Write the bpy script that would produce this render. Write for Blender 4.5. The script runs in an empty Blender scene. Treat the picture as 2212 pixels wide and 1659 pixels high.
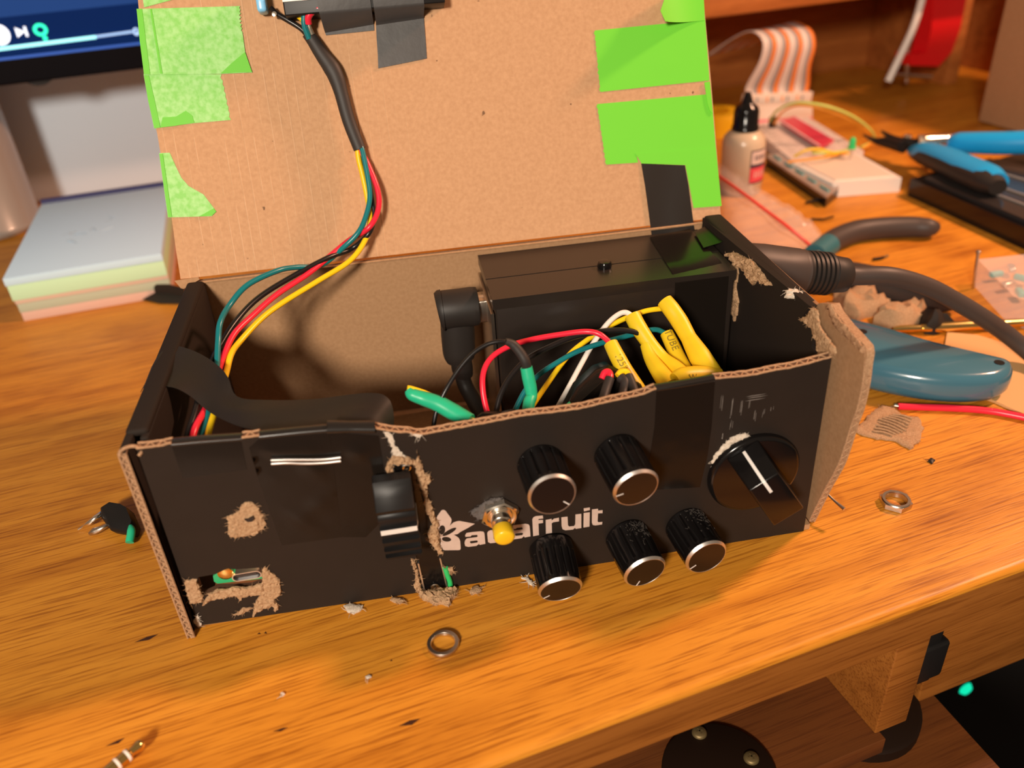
import bpy, bmesh, math, random
from mathutils import Vector, Matrix, noise
from mathutils.geometry import delaunay_2d_cdt, tessellate_polygon

random.seed(7)
SC = bpy.context.scene
MM = 0.001                     # every coordinate below is in millimetres, most baked from image pixels through the camera; the desk top is z = 0
PI = math.pi

# ------------------------------------------------------------------ camera
cam_d = bpy.data.cameras.new('camera')
cam = bpy.data.objects.new('camera', cam_d)
SC.collection.objects.link(cam)
SC.camera = cam
cam_d.sensor_fit = 'HORIZONTAL'
cam_d.sensor_width = 36.0
cam_d.lens = 29.3
cam_d.clip_start = 0.005
cam_d.clip_end = 20.0
right = Vector((0.985596, -0.158627, -0.058636))
down = Vector((-0.132676, -0.510253, -0.849729))
fwd = Vector((0.104871, 0.845269, -0.523949))
cm = Matrix((right, -down, -fwd)).transposed().to_4x4()
cm.translation = Vector((79.48, -202.17, 200.68)) * MM
cam.matrix_world = cm
cam_d.dof.use_dof = True
cam_d.dof.focus_distance = 0.292
cam_d.dof.aperture_fstop = 29.3 / 3.2

# ------------------------------------------------------------------ light
SC.view_settings.view_transform = 'Standard'
SC.view_settings.look = 'None'
SC.view_settings.gamma = 1.0
SC.view_settings.use_curve_mapping = False
SC.view_settings.exposure = 0.0
world = bpy.data.worlds.new('room')
SC.world = world
world.use_nodes = True
wb = world.node_tree.nodes['Background']
wb.inputs[0].default_value = (1.0, 0.72, 0.48, 1)
wb.inputs[1].default_value = 0.19

def lamp(name, loc, target, size, watts, col):
    d = bpy.data.lights.new(name, 'AREA')
    d.shape = 'DISK'; d.size = size * MM; d.energy = watts; d.color = col
    o = bpy.data.objects.new(name, d)
    SC.collection.objects.link(o)
    o.location = Vector(loc) * MM
    o.rotation_euler = (Vector(target) - Vector(loc)).to_track_quat('-Z', 'Y').to_euler()
    return o
# a lamp behind the photographer's left shoulder, and a desk lamp to the right of the box
lamp('room_lamp', (-240, -800, 500), (90, 60, 60), 160, 12.3, (1.0, 0.87, 0.72))
lamp('desk_lamp', (740, 130, 560), (260, 20, 0), 70, 7.0, (1.0, 0.53, 0.33))

# ------------------------------------------------------------------ materials
MATS = {}
def mat(name, col, rough=0.5, metal=0.0, spec=0.5, noise_amt=0.0, noise_scale=300.0, col2=None,
        bump=0.0, bump_scale=400.0, stretch=(1, 1, 1), trans=0.0, emit=0.0, ior=1.45, coat=0.0, alpha=1.0):
    m = bpy.data.materials.new(name); m.use_nodes = True
    nt = m.node_tree; N = nt.nodes; L = nt.links
    b = N['Principled BSDF']
    b.inputs['Base Color'].default_value = (*col, 1)
    b.inputs['Roughness'].default_value = rough
    b.inputs['Metallic'].default_value = metal
    b.inputs['Specular IOR Level'].default_value = spec
    b.inputs['IOR'].default_value = ior
    b.inputs['Transmission Weight'].default_value = trans
    b.inputs['Coat Weight'].default_value = coat
    b.inputs['Alpha'].default_value = alpha
    if emit:
        b.inputs['Emission Color'].default_value = (*col, 1)
        b.inputs['Emission Strength'].default_value = emit
    if noise_amt or bump:
        tc = N.new('ShaderNodeTexCoord'); mp = N.new('ShaderNodeMapping')
        mp.inputs['Scale'].default_value = stretch
        L.new(tc.outputs['Object'], mp.inputs['Vector'])
    if noise_amt:
        n = N.new('ShaderNodeTexNoise'); n.inputs['Scale'].default_value = noise_scale
        n.inputs['Detail'].default_value = 6
        L.new(mp.outputs[0], n.inputs['Vector'])
        r = N.new('ShaderNodeValToRGB')
        r.color_ramp.elements[0].position = 0.5 - 0.5 * noise_amt
        r.color_ramp.elements[1].position = 0.5 + 0.5 * noise_amt
        c2 = col2 or tuple(x * 0.6 for x in col)
        r.color_ramp.elements[0].color = (*c2, 1); r.color_ramp.elements[1].color = (*col, 1)
        L.new(n.outputs['Fac'], r.inputs['Fac']); L.new(r.outputs['Color'], b.inputs['Base Color'])
    if bump:
        n2 = N.new('ShaderNodeTexNoise'); n2.inputs['Scale'].default_value = bump_scale
        n2.inputs['Detail'].default_value = 4
        L.new(mp.outputs[0], n2.inputs['Vector'])
        bp = N.new('ShaderNodeBump'); bp.inputs['Strength'].default_value = bump
        bp.inputs['Distance'].default_value = 0.0006
        L.new(n2.outputs['Fac'], bp.inputs['Height']); L.new(bp.outputs['Normal'], b.inputs['Normal'])
    MATS[name] = m
    return m

A = math.radians(11.2)         # the desk lies turned by this much against the box
E1 = Vector((math.cos(A), math.sin(A), 0)); E2 = Vector((-math.sin(A), math.cos(A), 0))

def wood(name, light, mid, dark, rough=0.33, pore=0.75, stain=0.0, axis='x'):
    m = bpy.data.materials.new(name); m.use_nodes = True
    nt = m.node_tree; N = nt.nodes; L = nt.links; b = N['Principled BSDF']
    g = N.new('ShaderNodeNewGeometry')
    rot = N.new('ShaderNodeMapping'); rot.inputs['Rotation'].default_value = (0, 0, -A)
    L.new(g.outputs['Position'], rot.inputs['Vector'])
    def stretched(scale):
        mp = N.new('ShaderNodeMapping'); mp.inputs['Scale'].default_value = scale if axis == 'x' else (scale[1], scale[0], scale[2])
        L.new(rot.outputs[0], mp.inputs['Vector']); return mp
    n1 = N.new('ShaderNodeTexNoise'); n1.inputs['Scale'].default_value = 1; n1.inputs['Detail'].default_value = 8
    n1.inputs['Distortion'].default_value = 0.35
    L.new(stretched((5, 110, 110)).outputs[0], n1.inputs['Vector'])
    r1 = N.new('ShaderNodeValToRGB'); e = r1.color_ramp.elements
    e[0].position = 0.30; e[0].color = (*dark, 1); e[1].position = 0.72; e[1].color = (*light, 1)
    x = e.new(0.5); x.color = (*mid, 1)
    L.new(n1.outputs['Fac'], r1.inputs['Fac'])
    n2 = N.new('ShaderNodeTexNoise'); n2.inputs['Scale'].default_value = 1; n2.inputs['Detail'].default_value = 3
    n2.inputs['Roughness'].default_value = 0.65
    L.new(stretched((34, 1050, 1050)).outputs[0], n2.inputs['Vector'])
    r2 = N.new('ShaderNodeValToRGB'); r2.color_ramp.elements[0].position = 0.36; r2.color_ramp.elements[1].position = 0.51
    r2.color_ramp.elements[0].color = (1 - pore * .85, 1 - pore * 1.05, 1 - pore * 1.2, 1); r2.color_ramp.elements[1].color = (1, 1, 1, 1)
    L.new(n2.outputs['Fac'], r2.inputs['Fac'])
    mx = N.new('ShaderNodeMixRGB'); mx.blend_type = 'MULTIPLY'; mx.inputs[0].default_value = 1
    L.new(r1.outputs[0], mx.inputs[1]); L.new(r2.outputs[0], mx.inputs[2])
    out = mx
    if stain:                                       # old worn blotches in the varnish
        n3 = N.new('ShaderNodeTexNoise'); n3.inputs['Scale'].default_value = 1; n3.inputs['Detail'].default_value = 5
        L.new(stretched((13, 24, 20)).outputs[0], n3.inputs['Vector'])
        r3 = N.new('ShaderNodeValToRGB'); r3.color_ramp.elements[0].position = 0.34; r3.color_ramp.elements[1].position = 0.46
        s = 1 - stain
        r3.color_ramp.elements[0].color = (s, s * 0.9, s * 0.8, 1); r3.color_ramp.elements[1].color = (1, 1, 1, 1)
        L.new(n3.outputs['Fac'], r3.inputs['Fac'])
        m3 = N.new('ShaderNodeMixRGB'); m3.blend_type = 'MULTIPLY'; m3.inputs[0].default_value = 1
        L.new(mx.outputs[0], m3.inputs[1]); L.new(r3.outputs[0], m3.inputs[2]); out = m3
    L.new(out.outputs[0], b.inputs['Base Color'])
    b.inputs['Roughness'].default_value = rough; b.inputs['Specular IOR Level'].default_value = 0.34
    bp = N.new('ShaderNodeBump'); bp.inputs['Strength'].default_value = 0.25; bp.inputs['Distance'].default_value = 0.0003
    L.new(n2.outputs['Fac'], bp.inputs['Height']); L.new(bp.outputs[0], b.inputs['Normal'])
    MATS[name] = m
    return m

def lid_board(name):
    """plain kraft board; on its left half the flutes telegraph through as broken upright ribs"""
    m = mat(name, (0.60, 0.345, 0.19), 0.8, spec=0.2, noise_amt=0.5, noise_scale=700, col2=(0.50, 0.275, 0.145))
    nt = m.node_tree; N = nt.nodes; L = nt.links; b = N['Principled BSDF']
    tc = N.new('ShaderNodeTexCoord'); sep = N.new('ShaderNodeSeparateXYZ')
    L.new(tc.outputs['Object'], sep.inputs[0])
    wv = N.new('ShaderNodeMath'); wv.operation = 'MULTIPLY'; wv.inputs[1].default_value = 2 * PI / 0.0036
    L.new(sep.outputs['X'], wv.inputs[0])
    sn = N.new('ShaderNodeMath'); sn.operation = 'SINE'; L.new(wv.outputs[0], sn.inputs[0])
    pw = N.new('ShaderNodeMapRange'); pw.inputs[1].default_value = 0.86; pw.inputs[2].default_value = 1.0
    L.new(sn.outputs[0], pw.inputs[0])
    n = N.new('ShaderNodeTexNoise'); n.inputs['Scale'].default_value = 1; n.inputs['Detail'].default_value = 4
    mp = N.new('ShaderNodeMapping'); mp.inputs['Scale'].default_value = (330, 70, 70)
    L.new(tc.outputs['Object'], mp.inputs['Vector']); L.new(mp.outputs[0], n.inputs['Vector'])
    cut = N.new('ShaderNodeMapRange'); cut.inputs[1].default_value = 0.42; cut.inputs[2].default_value = 0.62
    L.new(n.outputs['Fac'], cut.inputs[0])
    side = N.new('ShaderNodeMapRange'); side.inputs[1].default_value = -0.005; side.inputs[2].default_value = -0.075
    L.new(sep.outputs['X'], side.inputs[0])
    a = N.new('ShaderNodeMath'); a.operation = 'MULTIPLY'; L.new(pw.outputs[0], a.inputs[0]); L.new(cut.outputs[0], a.inputs[1])
    c = N.new('ShaderNodeMath'); c.operation = 'MULTIPLY'; L.new(a.outputs[0], c.inputs[0]); L.new(side.outputs[0], c.inputs[1])
    src = b.inputs['Base Color'].links[0].from_socket       # rubbed, paler fibres on the ribs
    mx = N.new('ShaderNodeMixRGB'); mx.inputs[2].default_value = (0.72, 0.45, 0.27, 1)
    half = N.new('ShaderNodeMath'); half.operation = 'MULTIPLY'; half.inputs[1].default_value = 0.7
    L.new(c.outputs[0], half.inputs[0]); L.new(half.outputs[0], mx.inputs[0]); L.new(src, mx.inputs[1])
    sp = N.new('ShaderNodeTexNoise'); sp.inputs['Scale'].default_value = 260; sp.inputs['Detail'].default_value = 2
    L.new(tc.outputs['Object'], sp.inputs['Vector'])
    spr = N.new('ShaderNodeMapRange'); spr.inputs[1].default_value = 0.75; spr.inputs[2].default_value = 0.78
    L.new(sp.outputs['Fac'], spr.inputs[0])
    mx2 = N.new('ShaderNodeMixRGB'); mx2.inputs[2].default_value = (0.2, 0.11, 0.06, 1)
    L.new(spr.outputs[0], mx2.inputs[0]); L.new(mx.outputs[0], mx2.inputs[1])
    L.new(mx2.outputs[0], b.inputs['Base Color'])
    bp = N.new('ShaderNodeBump'); bp.inputs['Strength'].default_value = 0.5; bp.inputs['Distance'].default_value = 0.0004
    L.new(c.outputs[0], bp.inputs['Height']); L.new(bp.outputs[0], b.inputs['Normal'])
    return m

lid_board('kraft_lid')
mat('kraft', (0.44, 0.255, 0.135), 0.85, spec=0.2, noise_amt=0.5, noise_scale=700, col2=(0.36, 0.2, 0.10))
mat('kraft_edge', (0.50, 0.30, 0.17), 0.9, spec=0.15, noise_amt=0.5, noise_scale=1500, col2=(0.3, 0.165, 0.09))
mat('kraft_hollow', (0.10, 0.05, 0.03), 0.95, spec=0.1)  # dark colour stands in for the shade inside the flutes
mat('kraft_torn', (0.56, 0.36, 0.21), 0.95, spec=0.1, noise_amt=0.6, noise_scale=1600, col2=(0.33, 0.19, 0.1), bump=0.7, bump_scale=1800)
mat('paper_torn', (0.75, 0.66, 0.57), 0.95, spec=0.1, noise_amt=0.6, noise_scale=1500, col2=(0.5, 0.4, 0.3), bump=0.5, bump_scale=1500)
mat('black_card', (0.021, 0.0145, 0.0115), 0.55, spec=0.3, noise_amt=0.7, noise_scale=120, col2=(0.018, 0.0125, 0.0098))
mat('black_card_inside', (0.02, 0.014, 0.011), 0.75, spec=0.2)
mat('print_white', (0.62, 0.47, 0.40), 0.5, noise_amt=0.6, noise_scale=350, col2=(0.53, 0.40, 0.34))
mat('scuff', (0.22, 0.19, 0.17), 0.8)
mat('electrical_tape', (0.010, 0.0075, 0.006), 0.2, spec=0.25, bump=0.10, bump_scale=70)
mat('electrical_tape_matte', (0.019, 0.0145, 0.012), 0.52, spec=0.3, bump=0.12, bump_scale=60)
mat('electrical_tape_lid', (0.055, 0.052, 0.052), 0.5, spec=0.6, bump=0.3, bump_scale=160)
mat('green_tape', (0.17, 0.66, 0.045), 0.5, spec=0.3)
mat('green_tape_mottled', (0.36, 0.70, 0.23), 0.5, spec=0.35, noise_amt=0.28, noise_scale=480, col2=(0.22, 0.60, 0.10), bump=0.15, bump_scale=500)  # pale mottle paints in the glittering reflections on the loose tape
mat('gloss_black', (0.006, 0.005, 0.005), 0.16, spec=0.5)
mat('black_plastic', (0.010, 0.009, 0.009), 0.42, spec=0.3)
mat('black_rubber', (0.022, 0.018, 0.016), 0.5, spec=0.4)
mat('grey_rubber', (0.055, 0.041, 0.036), 0.5, spec=0.4)
mat('enclosure_black', (0.022, 0.016, 0.013), 0.28, spec=0.5, bump=0.05, bump_scale=40)
mat('cap_face', (0.010, 0.006, 0.005), 0.3)
mat('aluminium', (0.92, 0.88, 0.85), 0.38, metal=1.0)
mat('chrome', (0.95, 0.88, 0.78), 0.2, metal=1.0)
mat('electrical_tape_gloss', (0.012, 0.010, 0.009), 0.27, spec=0.9, bump=0.1, bump_scale=90)
mat('steel', (0.62, 0.55, 0.48), 0.3, metal=1.0)
mat('gold', (0.9, 0.62, 0.22), 0.2, metal=1.0)
mat('brass_dull', (0.20, 0.14, 0.06), 0.5, metal=0.6)
mat('brown_metal', (0.014, 0.006, 0.003), 0.6, spec=0.2)
mat('white_paint', (0.8, 0.74, 0.7), 0.4)
mat('white_plastic', (0.78, 0.72, 0.66), 0.4)
mat('cream_plastic', (0.74, 0.62, 0.52), 0.4)
mat('pink_print', (0.75, 0.2, 0.25), 0.4)
mat('crimson_board', (0.62, 0.05, 0.09), 0.35)
mat('yellow_plastic', (0.86, 0.52, 0.015), 0.3, coat=0.3)
mat('yellow_sleeve', (0.80, 0.57, 0.02), 0.42, noise_amt=0.5, noise_scale=150, col2=(0.74, 0.5, 0.012))
mat('ink', (0.25, 0.18, 0.02), 0.7)
mat('wire_yellow', (0.88, 0.58, 0.01), 0.32)
mat('wire_red', (0.78, 0.02, 0.05), 0.3)
mat('wire_teal', (0.006, 0.17, 0.19), 0.3)
mat('wire_black', (0.012, 0.010, 0.010), 0.3)
mat('wire_white', (0.8, 0.74, 0.68), 0.35)
mat('wire_orange', (0.85, 0.33, 0.03), 0.4)
mat('wire_lime', (0.55, 0.65, 0.15), 0.4)
mat('wire_green', (0.02, 0.45, 0.2), 0.35)
mat('sleeve_green', (0.02, 0.46, 0.24), 0.38)
mat('sleeve_black', (0.028, 0.022, 0.02), 0.55, bump=0.2, bump_scale=100)
mat('green_board', (0.03, 0.4, 0.16), 0.35)
mat('green_plastic', (0.03, 0.55, 0.15), 0.35)
mat('blue_led', (0.25, 0.6, 0.95), 0.25, spec=0.6)
mat('smoke_glass', (0.03, 0.026, 0.025), 0.15)
mat('bezel_black', (0.004, 0.004, 0.006), 0.5, spec=0.1)
mat('fuzz', (0.10, 0.085, 0.08), 0.9)
wood('desk_wood', (0.68, 0.285, 0.030), (0.61, 0.24, 0.022), (0.49, 0.176, 0.014), 0.40, 0.48, 0.22)
wood('desk_wood_edge', (0.34, 0.12, 0.021), (0.29, 0.098, 0.016), (0.23, 0.074, 0.011), 0.42, 0.4)  # desk wood, darkened for the shade on and below the edge
wood('shaded_wood', (0.17, 0.05, 0.009), (0.14, 0.04, 0.007), (0.10, 0.028, 0.005), 0.6, 0.3)  # shade under the desk top is put into this wood's colour
wood('hutch_wood', (0.46, 0.155, 0.035), (0.40, 0.125, 0.027), (0.3, 0.09, 0.018), 0.45, 0.3)

# ------------------------------------------------------------------ mesh building
class MB:
    def __init__(s):
        s.v = []; s.f = []; s.m = []; s.sm = []
    def add(s, verts, faces, mi=0, smooth=False):
        o = len(s.v)
        s.v.extend(Vector(p) for p in verts)
        for f in faces:
            s.f.append(tuple(i + o for i in f)); s.m.append(mi); s.sm.append(smooth)
        return s
    def box(s, c, size, M=None, mi=0, bev=0.0, seg=2):
        bm = bmesh.new()
        bmesh.ops.create_cube(bm, size=1.0)
        for v in bm.verts:
            v.co = Vector((v.co.x * size[0], v.co.y * size[1], v.co.z * size[2]))
        if bev:
            bmesh.ops.bevel(bm, geom=bm.edges[:], offset=bev, segments=seg, profile=0.5, affect='EDGES')
        bm.verts.index_update()
        vs = [v.co + Vector(c) for v in bm.verts]
        if M: vs = [M @ v for v in vs]
        s.add(vs, [[v.index for v in f.verts] for f in bm.faces], mi, bool(bev))
        bm.free()
        return s
    def tube(s, pts, r, seg=10, mi=0, n=None, caps=True, flat=1.0, up=None):
        pts = [Vector(p) for p in pts]
        rs = list(r) if isinstance(r, (list, tuple)) else [r] * len(pts)
        if n: pts, rs = spline(pts, rs, n)
        k = len(pts); rings = []
        t0 = (pts[1] - pts[0]).normalized()
        nrm = Vector(up) if up else t0.orthogonal()
        nrm = (nrm - t0 * nrm.dot(t0)).normalized()
        for i in range(k):
            t = (pts[min(i + 1, k - 1)] - pts[max(i - 1, 0)])
            t = t.normalized() if t.length > 1e-9 else t0
            nrm = nrm - t * nrm.dot(t)
            nrm = nrm.normalized() if nrm.length > 1e-9 else t.orthogonal().normalized()
            b = t.cross(nrm)
            rings.append([pts[i] + (nrm * math.cos(2 * PI * j / seg) * flat + b * math.sin(2 * PI * j / seg)) * rs[i] for j in range(seg)])
        vs = [p for ring in rings for p in ring]
        fs = [(i * seg + j, i * seg + (j + 1) % seg, (i + 1) * seg + (j + 1) % seg, (i + 1) * seg + j) for i in range(k - 1) for j in range(seg)]
        s.add(vs, fs, mi, True)
        if caps:
            s.add(rings[0], [tuple(reversed(range(seg)))], mi); s.add(rings[-1], [tuple(range(seg))], mi)
        return s
    def lathe(s, prof, M, seg=32, mi=0, mod=None, smooth=True, arc=2 * PI):
        """prof: (radius, height) or (radius, height, material); M maps x, y, axis to the world"""
        rings = []
        full = abs(arc - 2 * PI) < 1e-6
        cnt = seg if full else seg + 1
        for p in prof:
            ring = []
            for j in range(cnt):
                a = arc * j / seg
                rr = p[0] * (mod(a, p[1]) if mod else 1)
                ring.append(M @ Vector((rr * math.cos(a), rr * math.sin(a), p[1])))
            rings.append(ring)
        for i in range(len(prof) - 1):
            m_i = prof[i + 1][2] if len(prof[i + 1]) > 2 else mi
            fs = [(j, (j + 1) % cnt, cnt + (j + 1) % cnt, cnt + j) for j in range(seg)]
            s.add(rings[i] + rings[i + 1], fs, m_i, smooth)
        return s
    def prism(s, poly, z0, z1, M=None, mi=(0, 0, 0), holes=()):
        """poly and holes are 2D outlines; mi gives front (z1), side and back (z0) materials"""
        M = M or Matrix()
        loops = [list(poly)] + [list(h) for h in holes]
        tri = tessellate_polygon([[Vector((p[0], p[1], 0)) for p in l] for l in loops])
        flat = [p for l in loops for p in l]
        top = [M @ Vector((p[0], p[1], z1)) for p in flat]; bot = [M @ Vector((p[0], p[1], z0)) for p in flat]
        ft = []
        for t in tri:
            a, b, c = (Vector(flat[i][:2]) for i in t)
            ft.append(t if (b - a).cross(c - a) > 0 else (t[0], t[2], t[1]))
        s.add(top, ft, mi[0]); s.add(bot, [tuple(reversed(f)) for f in ft], mi[2])
        for li, l in enumerate(loops):
            n = len(l); area = sum(l[i][0] * l[(i + 1) % n][1] - l[(i + 1) % n][0] * l[i][1] for i in range(n))
            vs = [M @ Vector((p[0], p[1], z0)) for p in l] + [M @ Vector((p[0], p[1], z1)) for p in l]
            fs = [(i, (i + 1) % n, n + (i + 1) % n, n + i) for i in range(n)]
            if (area > 0) == (li > 0): fs = [tuple(reversed(f)) for f in fs]
            s.add(vs, fs, mi[1])
        return s
    def loft(s, rows, mi=0, smooth=True, thick=0.0, mi_of=None):
        """a sheet through rows of points; thick gives it a back and closed rims"""
        rows = [[Vector(p) for p in r] for r in rows]
        R_, C_ = len(rows), len(rows[0])
        vs = [p for r in rows for p in r]
        fs = [(i * C_ + j, i * C_ + j + 1, (i + 1) * C_ + j + 1, (i + 1) * C_ + j) for i in range(R_ - 1) for j in range(C_ - 1)]
        if not thick:
            return s.add(vs, fs, mi, smooth)
        nr = [Vector() for _ in vs]
        for f in fs:
            q = (vs[f[2]] - vs[f[0]]).cross(vs[f[3]] - vs[f[1]])
            for i in f: nr[i] += q
        back = [v - n.normalized() * thick if n.length > 0 else v for v, n in zip(vs, nr)]
        if mi_of:
            for idx, f in enumerate(fs):
                s.add([vs[i] for i in f], [(0, 1, 2, 3)], mi_of(idx % (C_ - 1)), smooth)
                s.add([back[i] for i in f], [(3, 2, 1, 0)], mi_of(idx % (C_ - 1)), smooth)
        else:
            s.add(vs, fs, mi, smooth); s.add(back, [tuple(reversed(f)) for f in fs], mi, smooth)
        rim = list(range(C_)) + [i * C_ + C_ - 1 for i in range(1, R_)] + [(R_ - 1) * C_ + j for j in range(C_ - 2, -1, -1)] + [i * C_ for i in range(R_ - 2, 0, -1)]
        n = len(rim)
        s.add([vs[i] for i in rim] + [back[i] for i in rim], [(n + i, n + (i + 1) % n, (i + 1) % n, i) for i in range(n)], mi)
        return s
    def ragged(s, poly, M, h=0.2, amp=0.8, step=0.9, mi=0, jit=0.5, base=-0.2, freq=0.6, fib=0, fl=1.6, fr=0.07):
        """a torn, fluffy patch over a 2D outline: bumpy top, broken rim, loose fibres"""
        poly = [Vector(p[:2]) for p in poly]
        rim = []
        for i, p in enumerate(poly):
            q = poly[(i + 1) % len(poly)]
            k = max(1, int((q - p).length / step))
            for j in range(k):
                rim.append(p.lerp(q, j / k) + Vector((random.uniform(-jit, jit), random.uniform(-jit, jit))) * (step if j else 0.3))
        x0, x1 = min(p.x for p in rim), max(p.x for p in rim); y0, y1 = min(p.y for p in rim), max(p.y for p in rim)
        def inside(pt):
            c = False; n = len(rim)
            for i in range(n):
                a, b = rim[i], rim[(i + 1) % n]
                if (a.y > pt.y) != (b.y > pt.y) and pt.x < (b.x - a.x) * (pt.y - a.y) / (b.y - a.y) + a.x: c = not c
            return c
        pts = list(rim); y = y0
        while y < y1:
            x = x0
            while x < x1:
                p = Vector((x + random.uniform(-.3, .3) * step, y + random.uniform(-.3, .3) * step))
                if inside(p) and min((p - q).length for q in rim) > step * 0.45: pts.append(p)
                x += step
            y += step
        n = len(rim)
        r = delaunay_2d_cdt(pts, [(i, (i + 1) % n) for i in range(n)], [], 1, 1e-4)
        vs, fs = r[0], r[2]
        sd = Vector((random.uniform(0, 99), random.uniform(0, 99), 0))
        def hh(p):
            d = min((p - q).length for q in rim)
            return h * min(1, 0.35 + d / (1.5 * step)) + amp * abs(noise.noise(Vector((p.x * freq, p.y * freq, 0)) + sd)) * min(1, 0.4 + d / step) + random.uniform(0, .5) * amp
        hs = [hh(p) for p in vs]
        s.add([M @ Vector((p.x, p.y, z)) for p, z in zip(vs, hs)], fs, mi, False)
        s.add([M @ Vector((p.x, p.y, base)) for p in vs], [tuple(reversed(f)) for f in fs], mi)
        ed = {}
        for f in fs:
            for i in range(len(f)):
                a, b = f[i], f[(i + 1) % len(f)]
                if (b, a) in ed: del ed[(b, a)]
                else: ed[(a, b)] = 1
        for a, b in ed:
            s.add([M @ Vector((*vs[a], base)), M @ Vector((*vs[b], base)), M @ Vector((*vs[b], hs[b])), M @ Vector((*vs[a], hs[a]))], [(0, 1, 2, 3)], mi)
        ctr = sum(rim, Vector((0, 0))) / n
        for _ in range(fib):
            p = random.choice(rim); d = (p - ctr).normalized() if (p - ctr).length else Vector((1, 0))
            ang = random.uniform(-1.1, 1.1); d = Vector((d.x * math.cos(ang) - d.y * math.sin(ang), d.x * math.sin(ang) + d.y * math.cos(ang)))
            l = random.uniform(.4, 1) * fl; z = h * .5
            q = [p - d * .4, p + d * l * .5, p + d * l + Vector((random.uniform(-.4, .4), random.uniform(-.4, .4)))]
            s.tube([M @ Vector((*q[0], z)), M @ Vector((*q[1], z + random.uniform(0, .5))), M @ Vector((*q[2], z + random.uniform(-.1, .9)))], [fr, fr * .8, fr * .3], 4, mi, n=5)
        return s

def spline(pts, rs, n):
    out, ro = [], []
    k = len(pts)
    for i in range(k - 1):
        p0 = pts[i - 1] if i else pts[0] * 2 - pts[1]
        p1, p2 = pts[i], pts[i + 1]
        p3 = pts[i + 2] if i + 2 < k else pts[-1] * 2 - pts[-2]
        for j in range(n):
            t = j / n
            out.append(0.5 * ((2 * p1) + (p2 - p0) * t + (2 * p0 - 5 * p1 + 4 * p2 - p3) * t * t + (3 * p1 - p0 - 3 * p2 + p3) * t ** 3))
            ro.append(rs[i] + (rs[i + 1] - rs[i]) * t)
    out.append(pts[-1]); ro.append(rs[-1])
    return out, ro

ROOT = {}
def root_of(o):
    while o.parent: o = o.parent
    return o
def tag(o, label, cat, group=None, kind=None):
    o['label'] = label; o['category'] = cat
    if group: o['group'] = group
    if kind: o['kind'] = kind
    return o
def link_mesh(name, mb, mats, parent=None, loc=None):
    me = bpy.data.meshes.new(name)
    base = Vector(loc) if loc is not None else (Vector(root_of(parent)['base']) if parent else Vector())
    me.from_pydata([tuple((v - base) * MM) for v in mb.v], [], mb.f)
    for m in (mats if isinstance(mats, (list, tuple)) else [mats]): me.materials.append(MATS[m])
    for p, mi, sm in zip(me.polygons, mb.m, mb.sm): p.material_index = mi; p.use_smooth = sm
    bm = bmesh.new(); bm.from_mesh(me)
    bmesh.ops.remove_doubles(bm, verts=bm.verts, dist=2e-6)
    bm.to_mesh(me); bm.free(); me.update()
    me.set_sharp_from_angle(angle=math.radians(48))
    o = bpy.data.objects.new(name, me); SC.collection.objects.link(o)
    if parent: o.parent = parent
    else: o.location = base * MM
    return o
def thing(name, label, cat, loc=(0, 0, 0), group=None, kind=None):
    o = bpy.data.objects.new(name, None); SC.collection.objects.link(o)
    o.empty_display_size = 0.02; o.location = Vector(loc) * MM; o['base'] = tuple(loc)
    return tag(o, label, cat, group, kind)
def part(name, mb, mats, parent, label=None, kind=None):
    o = link_mesh(name, mb, mats, parent)
    if label: o['label'] = label
    if kind: o['kind'] = kind
    return o
def solo(name, mb, mats, label, cat, loc, group=None, kind=None):
    o = link_mesh(name, mb, mats, None, loc); o['base'] = tuple(loc)
    return tag(o, label, cat, group, kind)

def frame(o, x, y, z):
    m = Matrix((Vector(x), Vector(y), Vector(z))).transposed().to_4x4(); m.translation = Vector(o); return m
def axis_frame(o, z, hint=(0, 0, 1)):
    z = Vector(z).normalized(); x = Vector(hint).cross(z)
    x = x.normalized() if x.length > 1e-6 else z.orthogonal().normalized()
    return frame(o, x, z.cross(x), z)
DESK = frame((0, 0, 0), E1, E2, (0, 0, 1))        # (along the edge, away from the edge, up)
def ellipse(cx, cy, a, b, rot=0, n=20):
    c, q = math.cos(rot), math.sin(rot)
    return [(cx + a * math.cos(t) * c - b * math.sin(t) * q, cy + a * math.cos(t) * q + b * math.sin(t) * c) for t in (2 * PI * i / n for i in range(n))]
def jag(p, q, n, d, rnd=0.5):
    """points from p to q in a zigzag of depth d (a tape end cut on a serrated blade)"""
    p, q = Vector(p[:2]), Vector(q[:2]); t = (q - p).normalized(); nn = Vector((t.y, -t.x))
    return [tuple(p.lerp(q, i / n) + nn * (d * (1 + random.uniform(-rnd, rnd)) if i % 2 else 0)) for i in range(n + 1)]

# ------------------------------------------------------------------ desk
desk = thing('writing_desk', 'orange-brown wooden desk with a low hutch at its back, under everything else', 'desk', (0, 0, 0))
prof = [(-81.3, -18)] + [(-81.3 + 2.6 - 2.6 * math.cos(t), -2.6 + 2.6 * math.sin(t)) for t in (PI / 2 * i / 6 for i in range(7))] + [(548, 0), (548, -18)]
mb = MB()
x0, x1 = -760, 960
k = len(prof)
for mi, rng in ((1, (0, 1)), (0, range(1, k - 2)), (1, (k - 2, k - 1))):
    pass
vs = [DESK @ Vector((x, p[0], p[1])) for x in (x0, x1) for p in prof]
for i in range(k):
    j = (i + 1) % k
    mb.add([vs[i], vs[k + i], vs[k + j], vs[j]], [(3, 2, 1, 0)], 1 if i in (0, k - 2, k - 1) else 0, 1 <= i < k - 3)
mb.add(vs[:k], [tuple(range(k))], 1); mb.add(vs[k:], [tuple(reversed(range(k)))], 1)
part('tabletop', mb, ['desk_wood', 'desk_wood_edge'], desk)
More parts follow.
